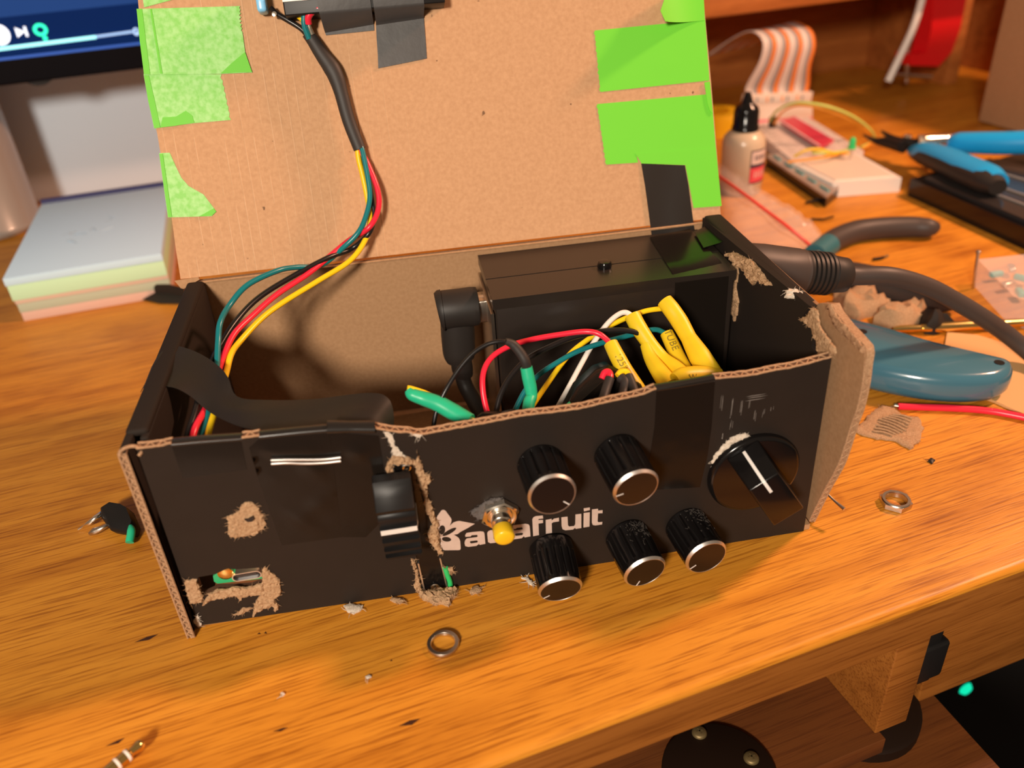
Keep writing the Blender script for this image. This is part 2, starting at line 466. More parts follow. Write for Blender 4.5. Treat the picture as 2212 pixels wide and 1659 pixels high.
# under the top: an open compartment, its divider, a board below it and an apron on the right
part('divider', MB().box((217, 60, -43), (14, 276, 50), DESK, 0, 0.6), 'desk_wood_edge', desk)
part('compartment_floor', MB().box((-20, 120, -72), (465, 402, 8), DESK, 0, 0.5), 'shaded_wood', desk)
part('compartment_back', MB().box((-20, 262, -43), (460, 8, 50), DESK), 'shaded_wood', desk)
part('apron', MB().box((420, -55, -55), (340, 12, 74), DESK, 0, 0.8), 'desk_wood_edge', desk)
part('pull_out_tray', MB().prism([(-300, -300), (259.5, -300), (259.5, -93), (261, -60), (258, -40), (-300, -40)], -107, -95, DESK), 'shaded_wood', desk)
m = MB().box((231, -70, -40), (10, 7, 34), DESK, 0, 1.0)
m.box((232, -72.5, -45), (14, 5, 18), DESK, 0, 1.5)
part('hinge_plate', m, 'black_plastic', desk)
m = MB().lathe([(0, -94.9), (24, -94.9), (24, -90), (22.5, -89), (0, -89)], DESK @ Matrix.Translation((228, -52, 0)), 40)
part('cable_grommet', m, 'brown_metal', desk)
m = MB().lathe([(19.5, -68), (19.5, -66.6), (18.6, -66), (0, -66)], DESK @ Matrix.Translation((151, -70.5, 0)), 48)
plate = part('caster_plate', m, 'brown_metal', desk, 'round dark plate held by brass screws')
for (sx, sy) in ((152.6, -54.9), (163.8, -70.4)):
    mm = DESK @ Matrix.Translation((sx, sy, -66))
    m = MB().lathe([(2.7, 0), (2.6, .7), (2.0, 1.2), (0, 1.3)], mm, 24)
    m.box((0, 0, 1.25), (2.6, .5, .3), mm); m.box((0, 0, 1.25), (.5, 2.6, .3), mm)
    part('screw', m, 'brass_dull', plate, 'brass screw')
# hutch
part('hutch_back', MB().box((120, 545, 150), (1340, 10, 300), DESK), 'hutch_wood', desk)
part('hutch_shelf', MB().box((530, 462, 103), (370, 156, 16), DESK, 0, 1.2), 'hutch_wood', desk)
part('hutch_divider', MB().box((717, 484, 47.5), (14, 112, 95), DESK, 0, 0.8), 'hutch_wood', desk)
part('hutch_side', MB().box((790, 475, 150), (14, 130, 300), DESK, 0, 0.8), 'hutch_wood', desk)

# the room: dark floor and the wall behind the desk
mat('floor_dark', (0.02, 0.016, 0.014), 0.8); mat('wall_paint', (0.5, 0.42, 0.34), 0.8)
mb = MB().box((0, 0, -735), (5000, 4000, 10)); fl = link_mesh('floor', mb, 'floor_dark'); fl['kind'] = 'structure'
mb = MB().box((0, 575, 500), (5000, 20, 2460), DESK); wl = link_mesh('wall_back', mb, 'wall_paint'); wl['kind'] = 'structure'

# computer under the desk, green light
pc = thing('computer_case', 'black computer case in the dark under the desk with a glowing green light', 'computer', tuple(DESK @ Vector((470, 150, -730))))
mat('led_green', (0.004, 0.75, 0.42), 0.3, emit=1.1)
part('case_body', MB().box((480, 170, -480), (220, 300, 500), DESK, 0, 5), 'black_plastic', pc)
lp = [(389.5,97.5,-252.6)][0]
part('power_light', MB().lathe([(0, 2.5), (3.5, 2), (4.6, 0), (4.6, -3)], axis_frame(lp, -E2), 20), 'led_green', pc, 'glowing green power light')
# ------------------------------------------------------------------ the cardboard box
BOXD, BOXH = 108.7, 72.8
PU = Vector((0, -3.99630, 72.79316)).normalized(); PN = Vector((0, -PU.z, PU.y))
FP = frame((0, 0, 0), (1, 0, 0), PU, PN)                       # front panel: along, up, outwards
T20 = math.radians(20)
LU = Vector((0, math.sin(T20), math.cos(T20))); LN = Vector((0, -math.cos(T20), math.sin(T20)))
LP = frame((0, BOXD + .02, BOXH), (1, 0, 0), LU, LN)           # open lid: along, up, towards the viewer

mat('dust_grey', (0.09, 0.075, 0.065), 0.9)
box = thing('cardboard_box', 'black cardboard box with its kraft lid propped open, knobs and a slider on its front', 'box', (100, 50, 0))

def rim_edge(mb, pts, z_out=-0.25, z_in=-2.5, M=FP, mi=0, mid=0, off=0.15, per=3.4):
    """the cut edge of corrugated board: two liners with a wave between them"""
    P, _ = spline([Vector((p[0], p[1], 0)) for p in pts], [0] * len(pts), 8)
    wob = lambda q, a: Vector((0, noise.noise(Vector((q.x * .5, a, 3))) * .28 + off, 0))
    mb.tube([M @ (q + wob(q, 1) + Vector((0, 0, z_out))) for q in P], .36, 6, mi)
    mb.tube([M @ (q + wob(q, 7) + Vector((0, 0, z_in))) for q in P], .36, 6, mi)
    L_ = 0; W = []
    zc, za = (z_out + z_in) / 2, abs(z_out - z_in) / 2 - .3
    fine, _ = spline([Vector((p[0], p[1], 0)) for p in pts], [0] * len(pts), max(8, int((Vector(pts[-1][:2]) - Vector(pts[0][:2])).length * 3 / max(1, len(pts) - 1))))
    for i, q in enumerate(fine):
        if i: L_ += (q - fine[i - 1]).length
        W.append(M @ (q + Vector((0, off - .15 + random.uniform(-.08, .08), zc + za * math.sin(2 * PI * L_ / per)))))
    mb.tube(W, .27, 5, mid)
    return mb

top = [(200.1,72.2),(189.3,70.5),(182.8,70.2),(175,69.6),(164.2,70.1),(155.1,69.6),(146.4,69.4),(141.2,67.9),(133.8,67.3),(124.5,66.2),(116.3,66.1),(106.7,66.4),(98.5,65.8),(88.6,65.3),(81,64.9),(76.7,64.7),(73.8,65.9),(68.7,67.3),(64.4,69.2),(58.1,70.3),(51.3,71.2),(42.9,71.6),(32.9,72.1),(28.2,72.1),(18.2,73),(9.7,73.5),(5.3,73.2),(0.4,73.3)]
outl = [(-1.9,0.8),(29.1,0.4),(62.1,0),(99.1,-0.3),(147,-0.7),(179.9,-0.7),(202.7,-1)] + top
fader_slot = [(67.5,56.4),(74.9,55),(74.2,45.2),(74.9,34.8),(74.4,27.8),(75.5,21.5),(77.2,17),(77.8,7.9),(78.4,-1.8),(70.4,-0.4),(70,14.4),(69.4,29.5),(68.2,46.9)]
port_hole = [(3.6,22.2),(8.9,22.4),(12.7,24),(15.5,23),(22,22.3),(22.9,18.6),(22.1,14.8),(17.7,13.7),(12.4,14.3),(7.7,15.2),(3.9,13.7),(2.7,14.4),(2.8,19.5)]
drill_hole = [(22.6,43.4),(24,43.5),(24.8,42.4),(24.1,41.4),(22.6,41.7)]
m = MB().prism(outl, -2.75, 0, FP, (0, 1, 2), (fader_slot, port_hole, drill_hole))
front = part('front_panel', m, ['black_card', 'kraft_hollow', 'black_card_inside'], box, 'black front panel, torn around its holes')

# cut edge along the top
m = MB()
for seg_ in (top[0:5], top[6:19], top[22:24], top[25:28]):
    rim_edge(m, seg_)
part('cut_edge', m, 'kraft_edge', front, 'ragged kraft edge of the corrugated board')

# torn card around the holes
def torn(name, outs, label, h=.3, amp=1.0, fib=14, matn='kraft_torn', step=.9, fl=1.6):
    m = MB()
    for o_ in outs: m.ragged(o_, FP, h, amp, step * .72, 0, freq=1.3, fib=fib + 10, fl=fl)
    return part(name, m, matn, front, label)
torn('torn_card', [[(21.6,46.4),(22.7,48.7),(24.7,49.4),(26.2,48.6),(27.3,46.3),(28,43.4),(27.9,39.8),(26.1,37.9),(23.7,35.9),(21.1,36.5),(18,36.2),(16.6,37.2),(16.6,39.3),(17.5,42.2),(17.7,45)]], 'shredded brown card around a dark round hole', .3, .8, 26, step=.75)
m = MB().prism([(22.5,43.7),(23.6,43.7),(25.1,44.5),(25.4,43.5),(24.5,42.5),(23.2,42.6)], .85, 1.25, FP); part('hole_shade', m, 'wire_black', front)  # black piece stands in for the shaded inside of the hole
torn('torn_card', [[(-0.9,20.9),(0.3,22.1),(3.1,21.5),(3,19.2),(2.9,16.3),(3.2,14.1),(2.2,11.8),(0.5,11.3),(-1.5,11.3),(-1.4,13),(-1.3,17.3)],
                   [(1.7,9.9),(3.4,12.7),(5.5,14.8),(7.8,15.8),(10.6,15.3),(12.8,15.7),(16.1,14.7),(19.3,15),(22.1,16.1),(21.5,11.9),(19.5,10.7),(14.5,11),(13.2,9.6),(12.8,11.6),(9.7,11.9),(6.9,11.9),(4.1,11.1)],
                   [(22.6,21.2),(24,22.9),(24.7,20.5),(26.3,18.3),(27,15.8),(26.4,10.6),(25.1,8.7),(23.5,8),(24.5,4.2),(22.8,2.2),(22.1,4.8),(19.5,4.1),(17.2,2.9),(15.4,1.3),(16.4,4.4),(17.8,8),(19.4,10.3),(21.4,12.8),(21.8,17.4)],
                   [(9.6,3.6),(11.7,4.2),(13,6.1),(16.3,5.3),(14,4.1),(11.8,3.3)]], 'torn brown card around the charging port hole', .3, 1.0, 16, step=.85)
torn('torn_card', [[(66.3,56.6),(67.7,58.6),(70.6,58.2),(73.4,56.7),(75,55.3),(74.9,54.5),(67.6,55.8),(67.3,51.4),(67.7,46.6),(66.2,47.3),(65.7,52.1),(65.3,54.7)],
                   [(74.2,54.9),(75.2,58.8),(75.5,56.6),(76.2,53.3),(76.2,50.8),(78,49.7),(77.9,47.6),(76.8,46.1),(76.3,44.2),(76.7,40),(77.4,35.7),(78.2,29.6),(77,28.7),(75.9,32.5),(74.9,36.2),(74.9,43.7),(73.8,46.5),(73.7,50.2)],
                   [(76.8,30.3),(78.3,30.8),(78.1,25.6),(77.7,21.2),(78.6,16.9),(77.2,16.2),(76.1,19.9),(74.6,23.1),(74.4,26.4)]], 'shredded brown card beside the slider', .3, 1.5, 20, step=.8)
torn('torn_card', [[(68,16.3),(69.4,15.6),(69.6,10.8),(69.9,4.6),(70.2,-1.2),(68.3,1.4),(67.8,4.3),(68.9,8.8)],
                   [(78.1,10.6),(81,9.5),(81.2,7.8),(80.1,6.3),(79.4,8.2)]], 'fluffy torn card at the foot of the slider slot', .4, 1.6, 24, step=.8)
torn('torn_paper', [[(66.6,67.5),(67.8,67.6),(68.7,66.1),(69,63),(70.1,60.8),(71.4,58.1),(72,56.6),(70.4,56.9),(68.4,57.9),(68.2,60.8),(67.6,64.3)]], 'strip of bare white paper above the slider', .12, .15, 6, 'paper_torn')
torn('torn_paper', [[(74.3,65.8),(75.7,65.2),(77.1,64.5),(76.5,63.9),(75.3,64.4)]], 'white paper tag under the cut edge', .12, .15, 2, 'paper_torn')
torn('torn_card', [[(88.8,31.8),(89.9,33.7),(91.3,34),(92.7,35.3),(95.6,36.6),(98.2,36.5),(99.2,34.8),(97.1,33.2),(94.7,32.2),(93.1,30.1),(92.4,28.3),(90.4,29.1)]], 'grey fluff around the push button', .25, .9, 26, 'fuzz', .7)
torn('torn_card', [[(165.9,37.7),(166.6,41),(168.9,44.3),(171.6,47.3),(176,48.2),(177.4,46.9),(174.8,45.5),(172,43.4),(169.6,40.1),(167.8,37)]], 'grey torn paper behind the big knob', .4, .7, 12, 'paper_torn', .8)
torn('torn_corner', [[(-2.3,1.4),(-3,3.3),(-1.4,5.2),(-0.6,6.3),(-1,3.7),(-0.6,1.4),(-1.8,0.3)]], 'white torn bottom corner', .2, .5, 8, 'paper_torn', .6)
m = MB().ragged([p[:2] for p in [(68.8,-0.8,1),(72.8,-0.8,1),(78.3,-1.4,1),(81.6,-1.7,1),(80.8,-4.9,1),(79.4,-6,1),(78.2,-8.8,1),(76.1,-7.2,1),(73.5,-7,1),(71.7,-5,1),(69.9,-3.7,1)]], Matrix.Translation((0, 0, .3)), .9, 1.8, .6, 0, base=-.25, freq=1.2, fib=40, fl=1.8)
part('torn_card', m, 'kraft_torn', front, 'fluffy torn card lying at the foot of the slider slot')
# scuffs above the big knob
m = MB()
for (px, t0, l, w) in ((167.2, 59, 7, .13), (170.6, 55, 9.5, .22), (173.4, 56, 6.5, .16), (176.2, 57, 4, .12), (171, 50.5, 4, .12), (178.4, 53, 5, .12), (181, 54, 3, .1), (175, 61, .3, 8.), (168.6, 47.2, 2.4, .35), (183.6, 55, 2, .1)):
    for q in range(3):
        dx, dt = random.uniform(-.5, .5), random.uniform(-1, 1)
        m.prism([(px + dx, t0 + dt), (px + dx + max(.07, w * .5), t0 + dt), (px + dx + w * .8, t0 + l * .6 + dt), (px + dx + w * .2 , t0 + l * .7 + dt)], 0.01, 0.035, FP)
part('scuff_marks', m, 'scuff', front, 'pale scratches above the big knob', 'stuff')

# printed mark and word
letters = [
 ([(86.2,22.8),(86.7,23.6),(88.7,23.6),(91.1,23.4),(92.1,23),(92.3,22.2),(92.3,19.6),(92.3,17.6),(90.4,17.5),(90.3,18),(89.4,17.3),(86.7,17.4),(85.8,18),(85.7,19.3),(86,20.5),(86.6,21.2),(89.8,21.1),(90.1,21.3),(90,22.1),(88.2,22.3),(87.9,21.8),(86.2,22)], [[(87.6,19.8),(89.7,19.7),(90,19.3),(89.8,18.7),(87.8,18.7),(87.4,19.2)]]),
 ([(93.2,22.2),(93.6,22.9),(94.3,23.2),(97.2,22.9),(97.2,26.6),(99.2,26.6),(99.8,17.3),(97.6,17.3),(97.5,17.8),(96.6,17.3),(93.9,17.5),(93.2,18.2)], [[(95,21.6),(97.2,21.5),(97.4,18.8),(95.1,19)]]),
 ([(100.7,23.1),(101.1,23.9),(103.2,23.8),(105.6,23.7),(106.6,23.2),(106.9,22.4),(107,19.8),(107,17.8),(105.1,17.7),(104.9,18.3),(104.1,17.6),(101.4,17.6),(100.4,18.2),(100.3,19.6),(100.5,20.8),(101.2,21.5),(104.4,21.4),(104.7,21.6),(104.5,22.4),(102.7,22.5),(102.5,22.1),(100.6,22.3)], [[(102.2,20.1),(104.3,20),(104.7,19.6),(104.4,18.9),(102.4,19),(102,19.5)]]),
 ([(107.9,25.2),(108.3,26),(109.1,26.3),(111.3,26.1),(111.4,24.8),(109.9,24.9),(109.8,24.4),(111.3,24.2),(111.3,22.9),(109.8,22.9),(109.8,17.8),(107.9,17.7)], []),
 ([(112.2,24),(114.1,24.1),(114.1,23.3),(114.9,24),(116.5,24.1),(116.5,22.5),(114.6,22.5),(114.1,22.1),(114.1,17.9),(112.1,17.9)], []),
 ([(117.3,24.1),(119.3,24),(119.4,20.2),(119.8,19.5),(121.4,19.4),(121.8,20.1),(121.9,24.4),(123.8,24.3),(123.8,18),(121.9,18),(121.8,18.6),(121,17.9),(118.5,18.1),(117.6,18.8),(117.3,20.3)], []),
 ([(124.6,24.5),(126.6,24.4),(126.5,18.1),(124.5,18.1)], []),
 ([(124.6,26.5),(126.6,26.5),(126.6,25.4),(124.7,25.2)], []),
 ([(127.3,25.5),(129.3,25.4),(129.3,24.6),(130.8,24.5),(130.8,23.2),(129.3,23.4),(129.2,19.9),(129.5,19.4),(130.8,19.3),(130.7,18.2),(128.4,18.2),(127.6,18.6),(127.3,19.7),(127.3,23.6)], [])]
m = MB()
for poly, holes in letters:
    m.prism(poly, .01, .05, FP, (0, 0, 0), holes)
part('printed_word', m, 'print_white', front, 'pale printed word in bold lower-case letters')
flower = [(80.5,34.8),(80.8,34.6),(81.1,34.2),(81.6,32.9),(82.1,31.7),(82.5,30.6),(82.5,29.9),(82.3,29.1),(81.7,27.7),(82.2,28.2),(83,28.9),(84,29.2),(84.9,29.2),(89.6,27),(87.3,25.7),(84.9,24.5),(83.8,23.7),(82.6,23.7),(83.3,23),(84.1,21.9),(84.4,20.5),(84.3,17.3),(84.1,16.7),(83.7,16.6),(79.2,17.5),(78.7,17.8),(78.4,19.4),(78.2,17.7),(77.4,16.3),(77.2,17.5),(77.7,20.8),(77.7,22.7),(77.2,23.1),(77.3,25.2),(77.9,27.8),(78.2,30.2),(77.8,31.5),(78.4,32.7),(79.8,34.7),(80.1,34.8)]
dots = [ellipse(*[(79.2,26.5)][0], 1.0, 2.0, -.12), ellipse(*[(81.4,25.2)][0], 2.6, .85, .52), ellipse(*[(80.2,22.2)][0], 1.55, 1.0, -.5), ellipse(*[(77.9,21.4)][0], .42, 2.0, -.2)]
m = MB().prism(flower, .01, .05, FP, (0, 0, 0), dots)
part('printed_flower', m, 'print_white', front, 'pale printed flower with dark seeds')

# the hidden and side panels
m = MB()
m.box((.3, 56, 36.4), (2.5, 105, 71), None, 0, .8); m.box((-3.9, 53, 36.4), (2.4, 113, 72), None, 0, .6)
m.box((-1.8, 57, 72.2), (6.4, 103, 2.6), None, 0, 1.2, 3)
part('left_wall', m, 'black_card_inside', box)
m = MB()
m.prism([(-4.9, .1), (-2.7, .1), (-2.7, 72), (-4.9, 72.4)], .02, 2.0, frame((0, -1.8, 0), (1, 0, 0), (0, 0, 1), (0, -1, 0)), (0, 0, 0))
rim_edge(m, [(0, .3), (0, 36), (0, 72)], 2.1, .2, frame((-4.7, -4.1, 0), (0, -1, 0), (0, 0, 1), (1, 0, 0)), 0, 0, 0, 2.6)
m.tube([(-4.4, -3.9, 71.6), (-3.6, -3.6, 73.2), (-1.5, -3.3, 73.9), (.4, -3.3, 73.6), (1.4, -3.6, 72.2), (.6, -4.4, 71.2)], .5, 6, 0, n=6)
part('left_wall_cut_edge', m, 'kraft_edge', box, 'kraft cut edge at the front of the left wall')
hole_y, hole_z = (70, 64)
ear = [(5.5,-6.5),(4.5,-1.2),(-2.1,19),(-7.5,34.5),(-10.2,50.6),(-11.7,58.3),(-11.9,68.2),(-11.5,76.6),(-10.2,78.4),(-5.3,79),(0.8,79.4),(7.4,80.5),(10.7,82),(17.7,78.9),(21,76.2)]
m = MB().prism(ear + [(BOXD, 75.5), (BOXD, 0)], 206.2, 208.7, frame((0, 0, 0), (0, 1, 0), (0, 0, 1), (1, 0, 0)), (1, 2, 0))
part('right_wall', m, ['kraft', 'black_card', 'kraft_edge'], box, 'right wall, brown inside where its ear sticks out')
m = MB().ragged([(10.7,82),(7.4,80.5),(0.8,79.4),(-5.3,79),(-10.2,78.4),(-10.3,76.3),(-5.1,76.3),(1,76.5),(6.1,76.4),(10.4,79),(13.2,80.2)], frame((205.9, 0, 0), (0, 1, 0), (0, 0, 1), (-1, 0, 0)), .3, .8, .8, 0, fib=24)
rim_edge(m, [(-10.4,77.9),(-11.9,68.2),(-11.7,58.3),(-10.2,50.6),(-7.5,34.5),(-2.1,19),(4,-0.4)], -.2, -2.3, frame((206.2, 0, 0), (0, 1, 0), (0, 0, 1), (-1, 0, 0)), 0, 0, 0)
part('torn_ear', m, 'kraft_edge', box, 'torn fluffy edge of the right wall ear')
inn = [(3.3,23.5),(4.7,66.7),(10.1,68.2),(8.4,73),(13,73.9),(19.2,73.1),(14.1,80.2)] + [(BOXD - .5, 75.3), (BOXD - .5, .2), (4, .2)]
m = MB().prism(inn, 201, 203.4, frame((0, 0, 0), (0, 1, 0), (0, 0, 1), (1, 0, 0)), (0, 0, 0))
m.box((205, 66, 75.2), (7.6, 84, 2.6), None, 0, 1.2, 3)
part('right_wall_lining', m, 'black_card_inside', box)
m = MB().ragged([(19.4,73),(14.6,76.7),(12,80.9),(9.1,81.3),(7.8,78.8),(6.1,77.1),(0.5,75.9),(-3.8,75.1),(-4.7,73.7),(-2.5,71.8),(2,69),(3.7,66.5),(5,69),(6.7,70.7),(8.3,72.1),(11.4,74.1),(13.9,74.1)], frame((200.9, 0, 0), (0, 1, 0), (0, 0, 1), (-1, 0, 0)), .3, .9, .7, 0, fib=30)
part('torn_lining', m, 'kraft_torn', box, 'torn fluffy edge of the right wall lining')
m = MB().ragged([(80.4,70.9),(74.1,74.2),(67.7,75.3),(58.9,77.5),(51.6,77.3),(46.6,76.3),(40.4,75.6),(46.6,73.2),(52,72.2),(54.5,69.3),(59.8,70.6),(66.8,70.9),(73.3,70.4)], frame((200.9, 0, 0), (0, 1, 0), (0, 0, 1), (-1, 0, 0)), .4, 2.0, .8, 0, fib=20)
m.ragged([(73.8,70.2),(69.5,71.2),(67.9,67.8),(69.3,61.9),(65.7,57.7),(65.7,53.5),(67.3,48.3),(71.2,49.2),(74.4,50.8),(73.6,56),(73,62.1)], frame((200.9, 0, 0), (0, 1, 0), (0, 0, 1), (-1, 0, 0)), .3, 1.2, .8, 0, fib=12)
part('torn_hole_edge', m, 'kraft_torn', box, 'torn brown edge of the plug hole in the right wall')
m = MB().ragged([(-2.4, -1.6), (2.2, -1.4), (2.8, 1.2), (0, 2.2), (-2.6, 1)], axis_frame([(201.2,26,78.6)][0], (-.3, -.4, .85)), .4, .8, .6, 0, fib=18)
part('fluff', m, 'paper_torn', box, 'white fluff on the right wall rim', 'stuff')
m = MB().prism([(-2.5, .1), (208.5, .1), (208.5, BOXH), (-2.5, BOXH)], -2.4, 0, frame((0, BOXD, 0), (1, 0, 0), (0, 0, 1), (0, -1, 0)), (0, 1, 2))
part('back_wall', m, ['kraft', 'kraft_edge', 'black_card'], box)
m = MB().box((102, 54.5, 1.2), (206, 108, 2.2)); part('bottom', m, 'kraft', box)
lid_poly = [(-7.2, 0.3)] + [(-7.1,1.9),(-6.8,13),(-6.2,23.4),(-6,37.1),(-5.6,55.6),(-6,70.5),(-4.5,92.8),(-3.5,102.2),(-3.1,109.2),(207.2,93.1),(207.4,85.5),(208.5,54.3),(209.3,23.6),(209.3,1.4)]
m = MB().prism(lid_poly[1:], -2.5, 0, LP, (0, 1, 2))
lid = part('lid', m, ['kraft_lid', 'kraft_edge', 'black_card'], box, 'kraft inside of the open lid')
m = MB().tube([(-1.5, BOXD - .25, BOXH - .2), (60, BOXD - .3, BOXH + .1), (140, BOXD - .3, BOXH - .1), (206, BOXD - .25, BOXH + .2)], .55, 6, 0, n=10)
part('lid_crease', m, 'kraft', lid)
m = MB().prism([(-9.2,1.6),(-0.2,1.9),(0,0.9),(-6.4,-1.9),(-7.4,-1.5)], -.5, 1.2, LP); part('crease_tab', m, 'kraft', lid)

# tape on the front panel
def flat_tape(name, polys, M, mats_, parent, label, th=.13, h=.02):
    m = MB()
    for i, p_ in enumerate(polys): m.prism(p_, h + i * .04, h + th + i * .05, M)
    return part(name, m, mats_, parent, label)
def tape_sheet(name, poly, M, matn, parent, label, h=.03, amp=.4, step=4.0, th=.12, freq=.09, extra=()):
    """a strip of tape stuck with slight bulges"""
    rim = []
    for i, p_ in enumerate(poly):
        a, b = Vector(p_[:2]), Vector(poly[(i + 1) % len(poly)][:2])
        k_ = max(1, int((b - a).length / step))
        rim += [a.lerp(b, j / k_) for j in range(k_)]
    x0, x1 = min(p_.x for p_ in rim), max(p_.x for p_ in rim); y0, y1 = min(p_.y for p_ in rim), max(p_.y for p_ in rim)
    pts = list(rim); nx, ny = int((x1 - x0) / (step * .45)), int((y1 - y0) / (step * .45))
    for i in range(nx + 1):
        for j in range(ny + 1):
            q_ = Vector((x0 + (x1 - x0) * i / max(1, nx), y0 + (y1 - y0) * j / max(1, ny)))
            if min((q_ - p_).length for p_ in rim) > step * .22: pts.append(q_)
    n_ = len(rim)
    r_ = delaunay_2d_cdt(pts, [(i, (i + 1) % n_) for i in range(n_)], [], 1, 1e-4)
    sd = Vector((len(poly) * 7.3, x0, y0))
    dst = lambda p_: min((p_ - q_).length for q_ in rim)
    hs = [h + th + max(0, noise.noise(Vector((p_.x * freq, p_.y * freq, 0)) + sd)) * amp * min(1, dst(p_) / 6) ** 2 for p_ in r_[0]]
    m = MB().add([M @ Vector((*p_, z)) for p_, z in zip(r_[0], hs)], r_[2], 0, True)
    rv = [M @ Vector((*p_, h + th)) for p_ in rim] + [M @ Vector((*p_, h)) for p_ in rim]
    m.add(rv, [(i, n_ + i, n_ + (i + 1) % n_, (i + 1) % n_) for i in range(n_)])
    m.add([M @ Vector((*p_, h)) for p_ in r_[0]], [tuple(reversed(f)) for f in r_[2]])
    for e_ in extra: m.prism(e_, h + th, h + th + amp * .6 + .06, M, (1, 1, 1))
    return part(name, m, matn, parent, label)
tape_sheet('tape_patch', [(9.6,73),(27.9,71.9),(27.1,61.1),(9.5,61.2)], FP, 'electrical_tape', front, 'small black tape patch near the left corner', .02, .1, th=.07)
tape_sheet('tape_patch', [(29.4,68.6),(32.7,71.2),(51.9,69.9),(48.7,29.9),(30.5,30.2),(29.4,56.2)], FP, 'electrical_tape', front, 'wide black tape left of the slider', .02, .9, freq=.12, th=.07)
tape_sheet('tape_patch', [(52,70.2),(65,66.6),(64.7,47.2),(60.6,33.3),(55.7,28.4),(48.7,29.9)], FP, 'electrical_tape', front, 'wide black tape beside the slider', .06, .9, freq=.12, th=.07)
tape_sheet('tape_patch', [(146.4,69.2),(164.2,70.3),(164.7,52.7),(164.4,40.8),(163,28.1),(145.9,30.2),(145.2,39.7),(145.7,46.1),(146.5,55.9)], FP, 'electrical_tape', front, 'black tape folded over the rim between the knobs', .02, .7, freq=.12, th=.07)
def rim_tape(pts, r, label):
    m = MB().tube([FP @ Vector((p[0], p[1] - .1, -1.35)) for p in pts], r, 14, 0, n=6, flat=.62, up=PU)
    part('rim_tape', m, 'electrical_tape_gloss', front, label)
rim_tape([(9.6,73),(18.1,72.5),(28.1,71.7)], 1.5, 'thin black tape over the rim')
rim_tape([(32.8,71.6),(42.8,71.2),(51.2,70.7)], 1.6, 'black tape over the rim')
rim_tape([(51.3,71.2),(58,70.1),(64.3,69)], [2.5, 2.2, 2.4], 'pinched black tape over the rim beside the slider')
rim_tape([(146.4,69.1),(155.1,69.3),(164.3,69.8)], 1.55, 'black tape over the rim between the knobs')
# highlights along a crease in the tape, made as two silver tubes
m = MB()
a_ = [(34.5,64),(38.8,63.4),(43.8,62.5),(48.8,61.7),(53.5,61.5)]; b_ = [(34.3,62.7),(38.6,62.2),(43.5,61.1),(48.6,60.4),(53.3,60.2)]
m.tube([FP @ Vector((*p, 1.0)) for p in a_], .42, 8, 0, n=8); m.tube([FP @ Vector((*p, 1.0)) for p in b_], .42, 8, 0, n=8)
part('crease_glint', m, 'aluminium', front, 'silver highlight lines along a crease in the black tape')

# ---- controls on the front panel
def knob_frame(x, t, pitch, yaw, h=0):
    ax = PN * math.cos(pitch) + PU * math.sin(pitch)
    ax = ax * math.cos(yaw) + Vector((1, 0, 0)) * math.sin(yaw)
    ex = (Vector((1, 0, 0)) - ax * ax.x).normalized(); ey = ax.cross(ex)
    return frame(FP @ Vector((x, t, h)), ex, ey, ax)
def knob(x, t, r, h, pitch, yaw, ang, label, collar=1.5, ns=18):
    M = knob_frame(x, t, pitch, yaw)
    def flute(a, z):
        if z < collar or z > h - 2.6: return 1
        q = (a * ns / (2 * PI)) % 1
        return 1 - .075 * math.exp(-((q - .5) / .09) ** 2) - .012 * (1 - abs(q - .5) * 2)
    prof = [(r * .98, .05), (r, .4), (r, collar - .1), (r, collar), (r, h * .5), (r * .985, h - 2.6), (r * .985, h - 2.5), (r * .965, h - 1.2), (r * .965, h - .6)]
    b = part('control_knob', MB().lathe(prof, M, 180, 0, flute), 'gloss_black', box, label)
    part('cap_ring', MB().lathe([(r * .97, h - .9), (r * .985, h - .75), (r * .905, h + .1), (r * .885, h + .1), (r * .88, h + .02)], M, 64), 'aluminium', b, 'silver ring')
    m = MB().lathe([(r * .89, h - .2), (r * .885, h + .03), (0, h + .03)], M, 64)
    part('cap', m, 'cap_face', b)
    c, s = math.cos(ang), math.sin(ang)
    m = MB().box((0, 0, 0), (r * .32, .34, .06), M @ Matrix.Translation((r * .73 * c, r * .73 * s, h + .06)) @ Matrix.Rotation(ang, 4, 'Z'))
    part('pointer', m, 'white_paint', b, 'pale pointer line')
knob(111.2, 47.7, 7.3, 15.8, .054, .039, math.radians(-42), 'ribbed black knob, left of the upper pair', 1.2, 14)
knob(134.7, 48.0, 7.3, 16.1, -.101, .123, math.radians(188), 'ribbed black knob, right of the upper pair', 1.2, 14)
knob(113.5, 11.9, 7.25, 16.1, -.237, -.003, math.radians(213), 'ribbed black knob under the printed word', 4.2, 18)
knob(138.8, 12.0, 7.25, 15.9, -.136, .138, math.radians(245), 'ribbed black knob, middle of the lower three, dusty', 1.2, 14)
knob(159.1, 12.7, 7.2, 15.6, -.053, .128, math.radians(209), 'ribbed black knob, right of the lower three, dusty', 1.2, 14)
